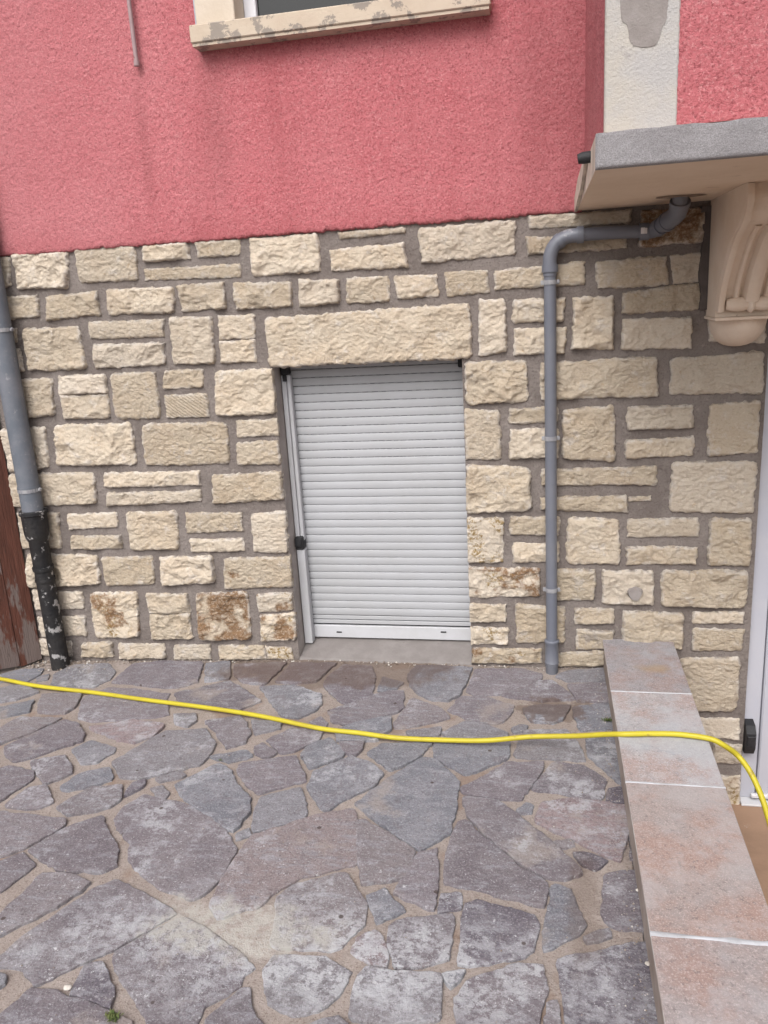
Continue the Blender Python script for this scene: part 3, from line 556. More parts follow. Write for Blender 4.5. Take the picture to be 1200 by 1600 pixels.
def rock(corners, seed, mat, cell=0.0042, proud=1.0, tool=False, name='stone'):
    rs = np.random.RandomState(seed)
    TL, TR, BR, BL = [np.array(c_, float) for c_ in corners]
    g_ = 0.005; TL = TL+[-g_, g_]; TR = TR+[g_, g_]; BR = BR+[g_, -g_]; BL = BL+[-g_, -g_]
    w = (np.linalg.norm(TR-TL)+np.linalg.norm(BR-BL))/2; h = (np.linalg.norm(TL-BL)+np.linalg.norm(TR-BR))/2
    nx = max(8, int(w/cell)); nz = max(6, int(h/cell))
    S, T = np.meshgrid(np.linspace(-1, 1, nx+1), np.linspace(-1, 1, nz+1))
    a_, b_ = w/2, h/2; r = min(a_, b_)*rs.uniform(0.10, 0.30)
    q = np.maximum(np.abs(S)*a_-(a_-r), 0); p = np.maximum(np.abs(T)*b_-(b_-r), 0)
    sc = np.where((q > 0) & (p > 0), np.maximum(q, p)/(np.hypot(q, p)+1e-9), 1.0); sc = 1-(1-sc)*0.75
    U = np.sign(S)*((np.minimum(np.abs(S)*a_, a_-r))+q*sc)/a_; V = np.sign(T)*((np.minimum(np.abs(T)*b_, b_-r))+p*sc)/b_
    s_, t_ = (U+1)/2, (V+1)/2
    X = (BL[0]*(1-s_)+BR[0]*s_)*(1-t_)+(TL[0]*(1-s_)+TR[0]*s_)*t_
    Z = (BL[1]*(1-s_)+BR[1]*s_)*(1-t_)+(TL[1]*(1-s_)+TR[1]*s_)*t_
    e_ = np.maximum(np.abs(S), np.abs(T))**6
    X = X+e_*(0.007*fbm(X*16+seed, Z*16, seed)+0.009*fbm(X*55, Z*55, seed+1)); Z = Z+e_*(0.007*fbm(X*16, Z*16+seed, seed+2)+0.009*fbm(X*55, Z*55, seed+5))
    d = np.minimum(a_*(1-np.abs(S)), b_*(1-np.abs(T)))
    if abs(X.max()-XL) < 0.03 and X.mean() < XL and Z.mean() < ZT: X = np.minimum(X, XL+0.002+0.002*fbm(Z*30, Z*0, 3))
    if abs(X.min()-XR) < 0.03 and X.mean() > XR and Z.mean() < ZT: X = np.maximum(X, XR-0.002-0.002*fbm(Z*30, Z*0, 3))
    bul = min(0.014, 0.05*min(w, h)+0.004)*proud*rs.uniform(0.6, 1.2)
    # broken facets, split into stepped fracture ledges
    wx = X+0.022*fbm(X*12, Z*12, seed+11); wz = Z+0.022*fbm(X*12, Z*12, seed+12)
    K = int(5+w*h*190); K = min(K, 34); cx_, cz_ = X.mean(), Z.mean(); fac = None
    for k in range(K):
        px_, pz_ = cx_+rs.uniform(-a_, a_), cz_+rs.uniform(-b_, b_)
        pl = rs.uniform(-0.003, 0.012)+rs.uniform(-.3, .3)*(wx-px_)+rs.uniform(-.5, .35)*(wz-pz_)+0.8*np.hypot(wx-px_, wz-pz_)**1.3
        fac = pl if fac is None else np.minimum(fac, pl)
    fac = np.clip(fac, -0.014, 0.016)
    B = 0.8*fac+0.010*fbm(wx*15, wz*20, seed+20, 4)
    st_ = rs.uniform(0.004, 0.011); B = B*rs.choice([0.35, 0.8, 1.0, 1.2, 1.6]); q_ = B/st_; fl = np.floor(q_); fr = q_-fl; B = 0.45*B+0.55*st_*(fl+np.clip((fr-0.62)/0.38, 0, 1))
    edge = np.clip(d/0.010, 0, 1)
    hg = 0.003+bul*(1-np.exp(-d/0.009))+edge*(B*proud+0.005*(1-2*np.abs(fbm(wx*30, wz*44, seed+30, 4)))+0.0035*fbm(X*80, Z*115, seed+40, 3))
    if tool: hg = 0.010+0.006*(1-np.exp(-d/0.02))+edge*(0.004*np.sin((X*0.75+Z)*2*math.pi/0.017+1.2*fbm(X*20, Z*20, seed))+0.003*fbm(X*40, Z*40, seed))
    hg = np.maximum(hg, 0.003+0.0045*np.clip(d/.012, 0, 1))
    hg = np.where((np.abs(S) > .999) | (np.abs(T) > .999), -0.012, hg)
    v = np.stack([X.ravel(), -hg.ravel(), Z.ravel()], 1); nu = nx+1
    i = np.arange(nx)[None, :]+np.arange(nz)[:, None]*nu
    f = np.stack([i, i+1, i+1+nu, i+nu], -1).reshape(-1, 4)
    o = mesh_obj(name, v, f, mat, stone_wall, (float(cx_), 0, float(cz_)), smooth=True)
    o.data.attributes.new('edge', 'FLOAT', 'POINT').data.foreach_set('value', d.ravel().astype(np.float32))
    return o
for i, s in enumerate(STONES):
    k = s[8] if len(s) > 8 else ''
    cs = [on_wall(s[2*j], s[2*j+1], -0.008) for j in range(4)]
    rock(cs, 300+i*7, KIND.get(k, M_STONE), tool=(k == 'D'), proud=0.9)
# courses beyond the picture's edges (wall goes on past the gate and over the door)
sd_ = 0
for (x0, x1, z0, z1) in ((-4.6, -3.1, -0.05, ZB), (DX1+.06, 2.5, -0.6, ZB), (0.93, DX1+.04, DZT+.05, ZB)):
    z = z0
    while z < z1-0.06:
        hh = min(random.uniform(0.13, 0.22), z1-z); x = x0
        while x < x1-0.08:
            ww = min(random.uniform(0.2, 0.4), x1-x)
            rock([(x+.015, z+hh-.015), (x+ww-.015, z+hh-.015), (x+ww-.015, z+.015), (x+.015, z+.015)], 5000+sd_, M_STONE, cell=0.02); sd_ += 1
            x += ww
        z += hh
# grey cement dab on a stone right of the drainpipe
gx_, gz_ = on_wall(992, 928, -0.03)
dab = [(gx_+0.034*math.cos(t)*(1+0.15*math.sin(3*t)), gz_+0.036*math.sin(t)*(1+.12*math.cos(2*t+1))) for t in np.linspace(0, 2*math.pi, 19)[:-1]]
mb = MB(); n = len(dab)
mb.add([(p[0], -0.02, p[1]) for p in dab]+[(gx_+(p[0]-gx_)*.8, -0.044, gz_+(p[1]-gz_)*.8) for p in dab], [(i, (i+1) % n, n+(i+1) % n, n+i) for i in range(n)]+[tuple(range(n, 2*n))])
mb.build('mortar_dab', M_PATCH, stone_wall, smooth=True)

# pink render
def roughcast(U, V, seed, amp=1.0):
    return amp*(0.0032*fbm(U*95, V*95, seed, 3)+0.0016*np.abs(vnoise(U*190, V*190, seed+4))+0.003*fbm(U*3, V*3, seed+8))
WX0, WX1, WZ0 = -1.425, -0.195, 2.86           # window surround
xs = np.concatenate([np.arange(-5, -2.9, .2), np.arange(-2.9, WX0, .0055), np.arange(WX0, WX1, .0055), np.arange(WX1, 0.175, .0055), [0.4, 2.6]])
zs = np.concatenate([[ZB-0.006, ZB-0.002], np.arange(ZB+0.003, 3.16, .0055), np.arange(3.2, 4.3, .1)])
def pf(U, V):
    y = -0.018-roughcast(U, V, 60)
    low = np.clip((V-(ZB-0.006))/0.012, 0, 1)
    y = np.where(V <= ZB-0.005, 0.004, y+0.006*(1-low))
    z = V+np.where(V < ZB+0.02, 0.007*fbm(U*22, V*0, 77)+0.006*fbm(U*90, V*0, 78), 0)
    return U, y, z
v, f = sheet(xs, zs, pf); cx = v[f].mean(1)
keep = ~((cx[:,0] > WX0) & (cx[:,0] < WX1) & (cx[:,2] > WZ0)) & ~((cx[:,0] > 0.15) & (cx[:,2] < 2.11))
rw = mesh_obj('rendered_wall', v, f[keep], M_PINK, house, (-0.8, 0, ZB), smooth=True)

# upper window with flaking sill
win = empty('window', (-0.81, 0, 2.80), house)
def sub(mb, name, mat, par, smooth=False): return mb.build(name, mat, par, smooth=smooth)
sub(MB().box((-1.423, -0.10, 2.809), (-0.197, 0.02, 2.876), bev=0.004).box((-1.418, -0.093, 2.797), (-0.202, -0.0, 2.8085)), 'sill', M_SILL, win)
for xa, xb in ((-1.421, -1.25), (-0.37, -0.199)):
    sub(MB().box((xa, -0.019, 2.878), (xb, 0.16, 4.25), bev=0.003), 'jamb', M_CREAM, win)
sub(MB().box((-1.421, -0.0, 2.82), (-0.199, 0.16, 2.874)), 'inner_sill', M_CREAM, win)
for xa, xb in ((-1.249, -1.195), (-0.425, -0.371)):
    sub(MB().box((xa, 0.10, 2.877), (xb, 0.15, 4.25), bev=0.004), 'frame', M_FRAME, win)
sub(MB().box((-1.194, 0.105, 2.877), (-0.426, 0.15, 2.885), bev=0.002), 'frame', M_FRAME, win)
sub(MB().box((-1.194, 0.125, 2.886), (-0.426, 0.135, 4.25)), 'pane', M_GLASS, win)

# roller shutter
sh = empty('roller_shutter', ((XL+XR)/2, 0.15, 0.05), house)
PITCHZ, YS = 0.03935, 0.150
prof = [(0.006, 0.0), (0.0, 0.0012), (-0.0018, 0.009), (-0.0028, 0.018), (-0.0026, 0.027), (-0.0012, 0.0345), (0.002, 0.0368), (0.006, 0.0374)]
SX0, SX1 = -1.205, XR-0.002
zbot = 0.185; nsl = 33
slat_me = None
for k in range(nsl):
    z0 = zbot+k*PITCHZ
    mb = MB(); n = len(prof)
    mb.add([(SX0, YS+p[0], z0+p[1]) for p in prof]+[(SX1, YS+p[0], z0+p[1]) for p in prof], [(i, n+i, n+i+1, i+1) for i in range(n-1)])
    mb.add([(SX0, YS+0.0065, z0-0.006), (SX1, YS+0.0065, z0-0.006), (SX1, YS+0.0065, z0+0.0005), (SX0, YS+0.0065, z0+0.0005)], [(0, 1, 2, 3)], 0)
    if k >= 21:                                  # top slats hang open: their light slots show
        x = SX0+0.012
        frac = min(1.0, (k-20)/8)
        while x < SX1-0.02:
            lw = 0.020+0.010*random.random()
            mb.add([(x, YS+0.0055, z0-0.0052), (x+lw, YS+0.0055, z0-0.0052), (x+lw, YS+0.0055, z0-0.001), (x, YS+0.0055, z0-0.001)], [(0, 1, 2, 3)], 1)
            x += lw+0.006+0.012*frac
    else:
        mb.add([(SX0, YS+0.0058, z0-0.0048), (SX1, YS+0.0058, z0-0.0048), (SX1, YS+0.0058, z0-0.0016), (SX0, YS+0.0058, z0-0.0016)], [(0, 1, 2, 3)], 2)
    mb.build('slat', [M_SLAT, M_DARK, M_GROOVE], sh, smooth=True)
sub(MB().box((SX0, YS-0.003, 0.137), (SX1, YS+0.01, 0.157), bev=0.002).box((SX0, YS-0.001, 0.161), (SX1, YS+0.01, 0.181), bev=0.002), 'end_slat', M_SLAT, sh)
sub(MB().box((SX0, YS-0.007, 0.060), (SX1, YS+0.012, 0.128), bev=0.003), 'bottom_bar', M_RAIL, sh)
for px_ in (530, 693):
    x_, z_ = on_wall(px_, 987.5, YS-0.008)
    sub(MB().box((x_-0.014, YS-0.011, z_-0.003), (x_+0.014, YS-0.0068, z_+0.003), bev=0.001), 'drain_slot', M_DARK, sh)
sub(MB().box((XL+.003, YS+0.02, 0.02), (XR-.003, YS+0.03, ZT-.002)), 'backing', M_DARK, sh)
rail = MB().box((XL+0.003, YS-0.050, 0.60), (-1.2105, YS-0.010, 1.424), bev=0.003).box((-1.2085, YS-0.044, 0.60), (-1.1905, YS-0.010, 1.424), bev=0.003)
sub(rail, 'guide_rail', M_RAIL, sh)
sub(MB().box((XL+0.004, YS-0.056, 0.045), (-1.1905, YS-0.010, 0.555), bev=0.003), 'guide_rail', M_RAIL, sh)
sub(MB().box((XL+0.003, YS-0.064, 0.556), (-1.192, YS-0.010, 0.625), bev=0.006).box((XL+0.004, YS-0.072, 0.575), (-1.200, YS-0.065, 0.618), bev=0.002), 'stop_block', M_BLACK, sh)
mb = MB().box((XL+0.004, YS-0.06, 1.425), (-1.195, YS-0.004, 1.466), bev=0.006).box((XL+0.012, YS-0.058, 1.395), (-1.205, YS-0.047, 1.424), bev=0.003)
sub(mb, 'stop_block', M_BLACK, sh)
sub(MB().box((XR-0.032, YS-0.03, 1.425), (XR-0.003, YS-0.006, 1.468), bev=0.005), 'stop_block', M_BLACK, sh)
# sloped cement sill of the shutter
us = np.linspace(XL+0.002, XR-0.002, 60); vs_ = np.concatenate([[0.0], np.linspace(0.02, 1, 14)])
def sf(U, V):
    y = -0.012+V*(YS+0.03); z = 0.006+0.046*V+0.002*fbm(U*12, V*3, 41)
    return U, np.where(V == 0, -0.012+0.006*fbm(U*25, V, 43), y), np.where(V == 0, -0.04, z)
v, f = sheet(us, vs_, sf)
mesh_obj('shutter_sill', v, f, M_SILLM, house, ((XL+XR)/2, 0, 0), smooth=True)

# enclosed balcony: slab, bay, pilaster, bracket
bal = empty('balcony', (1.3, -0.6, ZB), house)
BX0, BX1, BY = 0.132, 2.5, -1.28
us = np.arange(BX0, 1.3, 0.006); vs_ = np.arange(2.056, 2.137, 0.006)
mb = MB()
mb.add([(BX0,0.02,ZB),(BX1,0.02,ZB),(BX1,BY,ZB),(BX0,BY,ZB)], [(0,1,2,3)], 1)
mb.add([(BX0,0.02,ZB),(BX0,BY,ZB),(BX0,BY,2.135),(BX0,0.02,2.135)], [(0,1,2,3)], 2)
mb.add([(BX0,0.02,2.135),(BX0,BY,2.135),(BX1,BY,2.135),(BX1,0.02,2.135)], [(0,1,2,3)], 2)
mb.add([(BX1,0.02,ZB),(BX1,BY,ZB),(BX1,BY,2.135),(BX1,0.02,2.135)], [(3,2,1,0)], 2)
mb.build('slab', [M_CEMENT, M_SOFFIT, M_SLABSIDE], bal)
us = np.concatenate([np.arange(BX0-0.002, 1.1, .005), [1.5, BX1]]); vs_ = np.concatenate([[ZB-0.003], np.arange(ZB-0.001, 2.137, .005)])
def ff_(U, V):
    y = BY-0.008-roughcast(U, V, 91, 0.5); rim = np.minimum(np.minimum(V-(ZB-0.003), 2.139-V), U-(BX0-0.002))
    y = np.where(rim < 0.001, BY+0.003, y+np.clip(0.006-rim, 0, .006)); z = V+0.004*fbm(U*14, V*0, 95)*(V > 2.12)
    return U, y, z
v, f = sheet(us, vs_, ff_); mesh_obj('slab_fascia', v, f, M_CEMENT, bal, (1.0, BY, ZB), smooth=True)
# thin plaster fillet where slab meets the pink wall
mb = MB(); sidep = [(-0.02, 2.045), (-0.62, 2.075), (-0.90, 2.128), (-0.72, 2.136), (-0.35, 2.134), (-0.02, 2.10)]
mb.prism(sidep, BX0-0.012, BX0-0.001); mb.build('plaster_fillet', M_SLABSIDE, bal)
sp_ = MB().tube([(BX0+0.01, -1.01, 2.117), (BX0-0.022, -1.01, 2.115), (BX0-0.036, -1.01, 2.113)], [0.0165, 0.0165, 0.0135], 14)
sub(sp_, 'drain_spout', M_BLACK, bal, True)
PX = 0.160; PY = -1.20
us = np.arange(0.0, 1.2, .006); vs_ = np.concatenate([np.arange(2.134, 2.9, .006), np.arange(2.9, 4.3, .1)])
v, f = sheet(us, vs_, lambda U, V: (PX-roughcast(U, V, 31), -U, V)); mesh_obj('bay_side', v, f[:, ::-1], M_PINK, bal, (PX, -.6, 2.135), smooth=True)
us = np.concatenate([np.arange(0.335, 1.0, .006), [1.5, 2.45]])
v, f = sheet(us, vs_, lambda U, V: (U, PY-0.012-roughcast(U, V, 37, 0.7)+np.clip((2.145-V)/.011, 0, 1)*0.012, V)); mesh_obj('bay_front', v, f, M_PINK, bal, (1.2, PY, 2.135), smooth=True)
mb = MB().box((PX-0.004, PY-0.016, 2.1355), (0.338, PY+0.02, 4.25), bev=0.004)
pil = mb.build('pilaster', M_PIL, bal)
# bare cement patch on the pilaster
pc = [(970,-60),(1043,-60),(1042,20),(1036,40),(1027,66),(1012,74),(992,72),(984,64),(979,40),(969,18)]
pp = [on_wall(a_, b_, PY-0.0175) for a_, b_ in pc]
pp = [(p[0]+random.uniform(-.002, .002), p[1]+random.uniform(-.002, .002)) for p in spline([(*q,) for q in pp]+[pp[0]], 4)[:-1]]
n = len(pp)
mesh_obj('bare_patch', [(p[0], PY-0.0175, p[1]) for p in pp]+[(p[0], PY-0.012, p[1]) for p in pp], [list(range(n))]+[[i, (i+1) % n, n+(i+1) % n, n+i] for i in range(n)], M_PATCH, bal, (0.25, PY, 2.35))
# console bracket
br = [(-0.600, 2.0495), (-0.612, 2.001), (-0.566, 1.935), (-0.452, 1.886), (-0.372, 1.828), (-0.299, 1.762), (-0.246, 1.693), (-0.213, 1.625)]
cur = [(p[0], p[1]) for p in spline(br, 5)]
BXA, BXB = 0.648, 0.888
mb = MB().prism([(0.02, 1.605), (0.02, 2.0495)]+[(y+0.025, z) for y, z in cur]+[(-0.19, 1.605)], BXA, BXB)
sub(mb, 'bracket', M_BRACK, bal)
def ribbon(xa, xb, o0, o1, rng, crown=0.0):    # raised band following the bracket's curve
    pts = cur[rng[0]:rng[1]]; mb = MB(); V_ = []; n = 7
    for y, z in pts:
        for k in range(n):
            t = k/(n-1); x = xa+(xb-xa)*t
            hgt = o0 if k in (0, n-1) else o1+crown*math.sin(math.pi*t)
            V_.append((x, y-hgt, z-hgt*0.35))
    F_ = [(i*n+k, (i+1)*n+k, (i+1)*n+k+1, i*n+k+1) for i in range(len(pts)-1) for k in range(n-1)]
    F_ += [tuple(range(n)), tuple((len(pts)-1)*n+k for k in range(n))[::-1]]
    return mb.add(V_, F_)
sub(ribbon(BXA-0.001, BXA+0.030, -0.03, 0.002, (0, 36), 0.004), 'bracket_band', M_BRACK, bal, True)
sub(ribbon(BXB-0.030, BXB+0.001, -0.03, 0.002, (0, 36), 0.004), 'bracket_band', M_BRACK, bal, True)
sub(ribbon(BXA+0.085, BXB-0.085, -0.03, 0.004, (12, 33), 0.022), 'bracket_scroll', M_BRACK, bal, True)
sub(ribbon(BXA+0.052, BXA+0.080, -0.03, -0.012, (12, 33), 0.012), 'bracket_scroll', M_BRACK, bal, True)
sub(ribbon(BXB-0.080, BXB-0.052, -0.03, -0.012, (12, 33), 0.012), 'bracket_scroll', M_BRACK, bal, True)
xr = np.linspace(BXA+0.032, BXB-0.032, 25); rr_ = [0.019+0.009*abs(math.sin((x-BXA-0.032)/(BXB-BXA-0.064)*math.pi*2)) for x in xr]
sub(MB().tube([(x, -0.222, 1.652) for x in xr], rr_, 16).tube([((BXA+BXB)/2+d, -0.225, 1.652) for d in (-.014, -.007, 0, .007, .014)], [.022, .032, .035, .032, .022], 16), 'bracket_roll', M_BRACK, bal, True)
sub(MB().box((BXA-0.006, -0.225, 1.592), (BXB+0.006, 0.02, 1.6045), bev=0.003), 'bracket_plate', M_BRACK, bal)
mb = MB(); V_ = []; nu, nv = 20, 9; cxb = (BXA+BXB)/2
for j in range(nv+1):
    ph = j/nv*math.pi/2
    for i in range(nu+1):
        th = math.pi*i/nu
        V_.append((cxb-0.112*math.cos(th)*math.cos(ph)**0.8, 0.02-0.20*math.sin(th)*math.cos(ph)**0.8, 1.591-0.115*math.sin(ph)))
mb.add(V_, [(j*(nu+1)+i, (j+1)*(nu+1)+i, (j+1)*(nu+1)+i+1, j*(nu+1)+i+1) for j in range(nv) for i in range(nu)]+[tuple(range(nu+1))])
sub(mb, 'bracket_bowl', M_BRACK, bal, True)
mb = MB(); V_ = []
for k, z in enumerate(np.linspace(1.63, 2.03, 24)):
    xa = 0.612+0.006*math.sin(k*.5)+random.uniform(-.002, .002)
    V_ += [(xa, 0.006, z), (xa+0.006, -0.020, z), (0.6475, -0.024, z)]
sub(mb.add(V_, [(3*i+j, 3*i+j+1, 3*i+4+j, 3*i+3+j) for i in range(23) for j in (0, 1)]), 'seam', M_SEAM, bal, True)
# broken-out hole round the pipe in the soffit
hc = (0.489, -0.297); ring = []
for k in range(22):
    t = 2*math.pi*k/22; r_ = 0.058+0.012*math.sin(2*t+.4)+random.uniform(-.006, .006)
    ring.append((hc[0]+r_*1.45*math.cos(t), hc[1]-0.01+r_*0.9*math.sin(t), ZB-0.0025))
mb = MB().add(ring+[(hc[0]+(p[0]-hc[0])*.7, hc[1]+(p[1]-hc[1])*.7, ZB-0.0045) for p in ring], [(i, (i+1) % 22, 22+(i+1) % 22, 22+i) for i in range(22)]+[tuple(range(22, 44))])
sub(mb, 'pipe_hole', M_HOLE, bal)

# glazed door at the foot of the steps
door = empty('door', (1.37, 0.03, LZ), house)
DY = 0.028
sub(MB().box((DX0+0.004, DY, LZ+0.012), (DX0+0.075, DY+0.07, DZT-0.003), bev=0.003), 'frame', M_DOOR, door)
sub(MB().box((DX1-0.075, DY, LZ+0.012), (DX1-0.004, DY+0.07, DZT-0.003), bev=0.003), 'frame', M_DOOR, door)
sub(MB().box((DX0+0.077, DY, DZT-0.075), (DX1-0.077, DY+0.07, DZT-0.003), bev=0.003), 'frame', M_DOOR, door)
sub(MB().box((DX0+0.078, DY-0.014, LZ+0.03), (DX0+0.16, DY+0.05, DZT-0.078), bev=0.006), 'leaf_stile', M_DOOR, door)
sub(MB().box((DX1-0.16, DY-0.014, LZ+0.03), (DX1-0.078, DY+0.05, DZT-0.078), bev=0.006), 'leaf_stile', M_DOOR, door)
sub(MB().box((DX0+0.162, DY-0.013, LZ+0.03), (DX1-0.162, DY+0.05, LZ+0.14), bev=0.006), 'leaf_rail', M_DOOR, door)
sub(MB().box((DX0+0.162, DY-0.013, DZT-0.18), (DX1-0.162, DY+0.05, DZT-0.078), bev=0.006), 'leaf_rail', M_DOOR, door)
sub(MB().box((DX0+0.163, DY+0.015, LZ+0.141), (DX1-0.163, DY+0.03, DZT-0.181)), 'pane', M_GLASS, door)
sub(MB().box((DX0+0.085, DY-0.022, 0.135), (DX0+0.125, DY-0.0145, 0.32), bev=0.003), 'handle_plate', M_ALU, door)
sub(MB().tube([(DX0+0.105, DY-0.014, 0.30), (DX0+0.105, DY-0.05, 0.30), (DX0+0.13, DY-0.06, 0.30), (DX0+0.21, DY-0.06, 0.30)], 0.009, 12), 'handle', M_ALU, door, True)
sub(MB().box((DX0+0.098, DY-0.026, 0.17), (DX0+0.112, DY-0.0225, 0.20), bev=0.002), 'keyhole', M_DARK, door)
sub(MB().box((DX0+0.004, -0.03, LZ+0.001), (DX1-0.004, DY+0.06, LZ+0.0115), bev=0.002), 'threshold', M_ALU, door)
sub(MB().box((DX0+0.05, DY-0.035, LZ+0.030), (DX1-0.08, DY-0.0145, LZ+0.05), bev=0.004), 'weather_bar', M_ALU, door)
mb = MB(); poly = [(0.0, -0.403), (-0.05, -0.40), (-0.075, -0.36), (-0.075, -0.285), (-0.05, -0.255), (0.0, -0.247)]
mb.prism([(DY-0.001+y, z) for y, z in poly], DX0+0.002, DX0+0.044); mb.box((DX0+0.006, DY-0.083, -0.35), (DX0+0.04, DY-0.0765, -0.295), bev=0.003)
sub(mb, 'stop_block', M_BLACK, door)
# return wall right of the porch so that light under the balcony stays as built
# ---------------------------------------------------------------- things
# grey drainpipe on the right
RX, RY, RR = 0.021, -0.055, 0.0255
dp = tag(empty('drainpipe', (RX, RY, 0)), 'thin grey plastic drainpipe right of the shutter, bending under the balcony', 'drainpipe')
sub(MB().tube([(RX, RY, z) for z in (0.16, 0.6, 1.2, 1.80)], RR, 20), 'pipe', M_PVC, dp, True)
el = spline([(RX, RY, 1.80), (RX+0.001, RY, 1.875), (RX+0.022, RY, 1.922), (RX+0.065, RY, 1.948), (RX+0.12, RY, 1.953)], 6)
sub(MB().tube(el, 0.0285, 20), 'elbow', M_PVC, dp, True)
sub(MB().tube([(RX+0.118, RY, 1.953), (RX+0.25, RY, 1.953), (0.405, RY, 1.948)], RR, 20), 'pipe', M_PVC, dp, True)
sub(MB().tube([(RX+0.108, RY, 1.953), (RX+0.135, RY, 1.953)], 0.0335, 20), 'collar', M_PVC, dp, True)
sub(MB().tube([(RX, RY, 1.815), (RX, RY, 1.845)], 0.0335, 20), 'collar', M_PVC, dp, True)
sub(MB().tube([(RX+0.030, RY, 1.929), (RX+0.046, RY, 1.940)], 0.0318, 20), 'collar', M_PVC, dp, True)
sub(MB().tube([(0.385, RY, 1.948), (0.412, RY, 1.947), (0.424, RY-0.006, 1.948), (0.434, RY-0.022, 1.952), (0.478, RY-0.155, 1.984)], 0.0285, 20), 'elbow', M_PVC, dp, True)
sub(MB().tube([(0.372, RY, 1.948), (0.409, RY, 1.948)], 0.0335, 20), 'collar', M_PVC, dp, True)
sub(MB().tube([(0.437, RY-0.032, 1.9545), (0.449, RY-0.067, 1.963)], 0.0335, 20), 'collar', M_PVC, dp, True)
sub(MB().tube([(0.463, RY-0.11, 1.973), (0.480, RY-0.165, 1.986), (0.487, RY-0.195, 1.996), (0.489, RY-0.222, 2.012), (0.489, RY-0.236, 2.03)], 0.034, 20), 'elbow', M_PVC, dp, True)
sub(MB().tube([(0.460, RY-0.10, 1.9705), (0.466, RY-0.118, 1.975)], 0.0372, 20), 'collar', M_PVC, dp, True)
sub(MB().tube([(0.489, RY-0.232, 2.022), (0.489, RY-0.241, 2.034)], 0.0375, 20), 'collar', M_PVC, dp, True)
sub(MB().tube([(0.489, RY-0.236, 2.02), (0.489, RY-0.242, 2.056)], 0.0285, 20), 'pipe', M_PVC, dp, True)
sub(MB().box((0.384, RY-0.0365, 1.938), (0.399, RY-0.033, 1.960), bev=0.001), 'sticker', M_LABEL, dp)
mb = MB(); V_ = []
for k in range(5):
    t = math.radians(-112+k*15); V_ += [(0.482+0.0352*math.cos(t), RY-0.172+0.0352*math.sin(t), z) for z in (1.980, 1.996)]
sub(mb.add(V_, [(2*i, 2*i+2, 2*i+3, 2*i+1) for i in range(4)]), 'sticker', M_LABEL, dp)
def clip(par, x, y, z, r, h=0.018, w=0.012):
    mb = MB().tube([(x, y, z-h/2), (x, y, z+h/2)], r, 20).box((x-r-0.010, y-0.005, z-h/2), (x-r+0.004, y+0.004, z+h/2), bev=0.002).box((x+r-0.004, y-0.005, z-h/2), (x+r+0.010, y+0.004, z+h/2), bev=0.002)
    mb.tube([(x+r+0.006, y-0.013, z), (x+r+0.006, y+0.01, z)], 0.005, 8).tube([(x, y+r-0.005, z), (x, 0.01, z)], 0.005, 8)
    return sub(mb, 'clip', M_CLIP, par, False)
for z in (1.775, 1.12, 0.417): clip(dp, RX, RY, z, RR+0.003)
sub(MB().tube([(RX, RY, z) for z in (0.045, 0.055, 0.06, 0.15, 0.155, 0.163, 0.168)], [0.031, 0.0335, 0.031, 0.031, 0.034, 0.034, 0.028], 20), 'coupling', M_PVC, dp, True)
sub(MB().tube([(RX, RY, z) for z in (-0.03, 0.035, 0.04, 0.05)], [0.029, 0.029, 0.0315, 0.0315], 20), 'outlet', M_PVC, dp, True)
sub(MB().box((0.374, RY-0.0418, 1.938), (0.390, RY-0.0392, 1.962), bev=0.001), 'sticker', M_LABEL, dp)
mb = MB(); V_ = []
for k in range(5):
    t = math.radians(-115+k*14); V_ += [(0.491+0.0423*math.cos(t), RY-0.145+0.0423*math.sin(t)*.95, z) for z in (1.978, 1.992)]
sub(mb.add(V_, [(2*i, 2*i+2, 2*i+3, 2*i+1) for i in range(4)]), 'sticker', M_LABEL, dp)
# drainpipe on the left: grey pipe into black cast iron
LX, LY = -2.549, -0.075
lp = tag(empty('drainpipe', (LX, LY, slope(LX))), 'thick grey drainpipe running into a black iron foot beside the red boards', 'drainpipe')
sub(MB().tube([(LX, LY, z) for z in (0.79, 1.2, 1.8, 2.4, 4.2)], 0.0525, 24), 'pipe', M_ZINC, lp, True)
sub(MB().tube([(LX, LY, z) for z in (0.915, 0.945)], 0.0555, 24), 'collar', M_ZINC, lp, True)
sub(MB().tube([(LX, LY, z) for z in (-0.10, 0.5, 0.655, 0.675, 0.70, 0.795, 0.80, 0.815, 0.82)], [0.047, 0.047, 0.048, 0.058, 0.061, 0.063, 0.070, 0.070, 0.064], 24), 'cast_iron_foot', M_IRON, lp, True)
sub(MB().tube([(LX, LY, 0.50), (LX, LY, 0.52)], 0.053, 24).tube([(LX, LY, 0.44), (LX, LY, 0.455)], 0.0505, 24), 'joint_band', M_IRON, lp, True)
for z in (0.925, 1.71): clip(lp, LX, LY, z, 0.056)
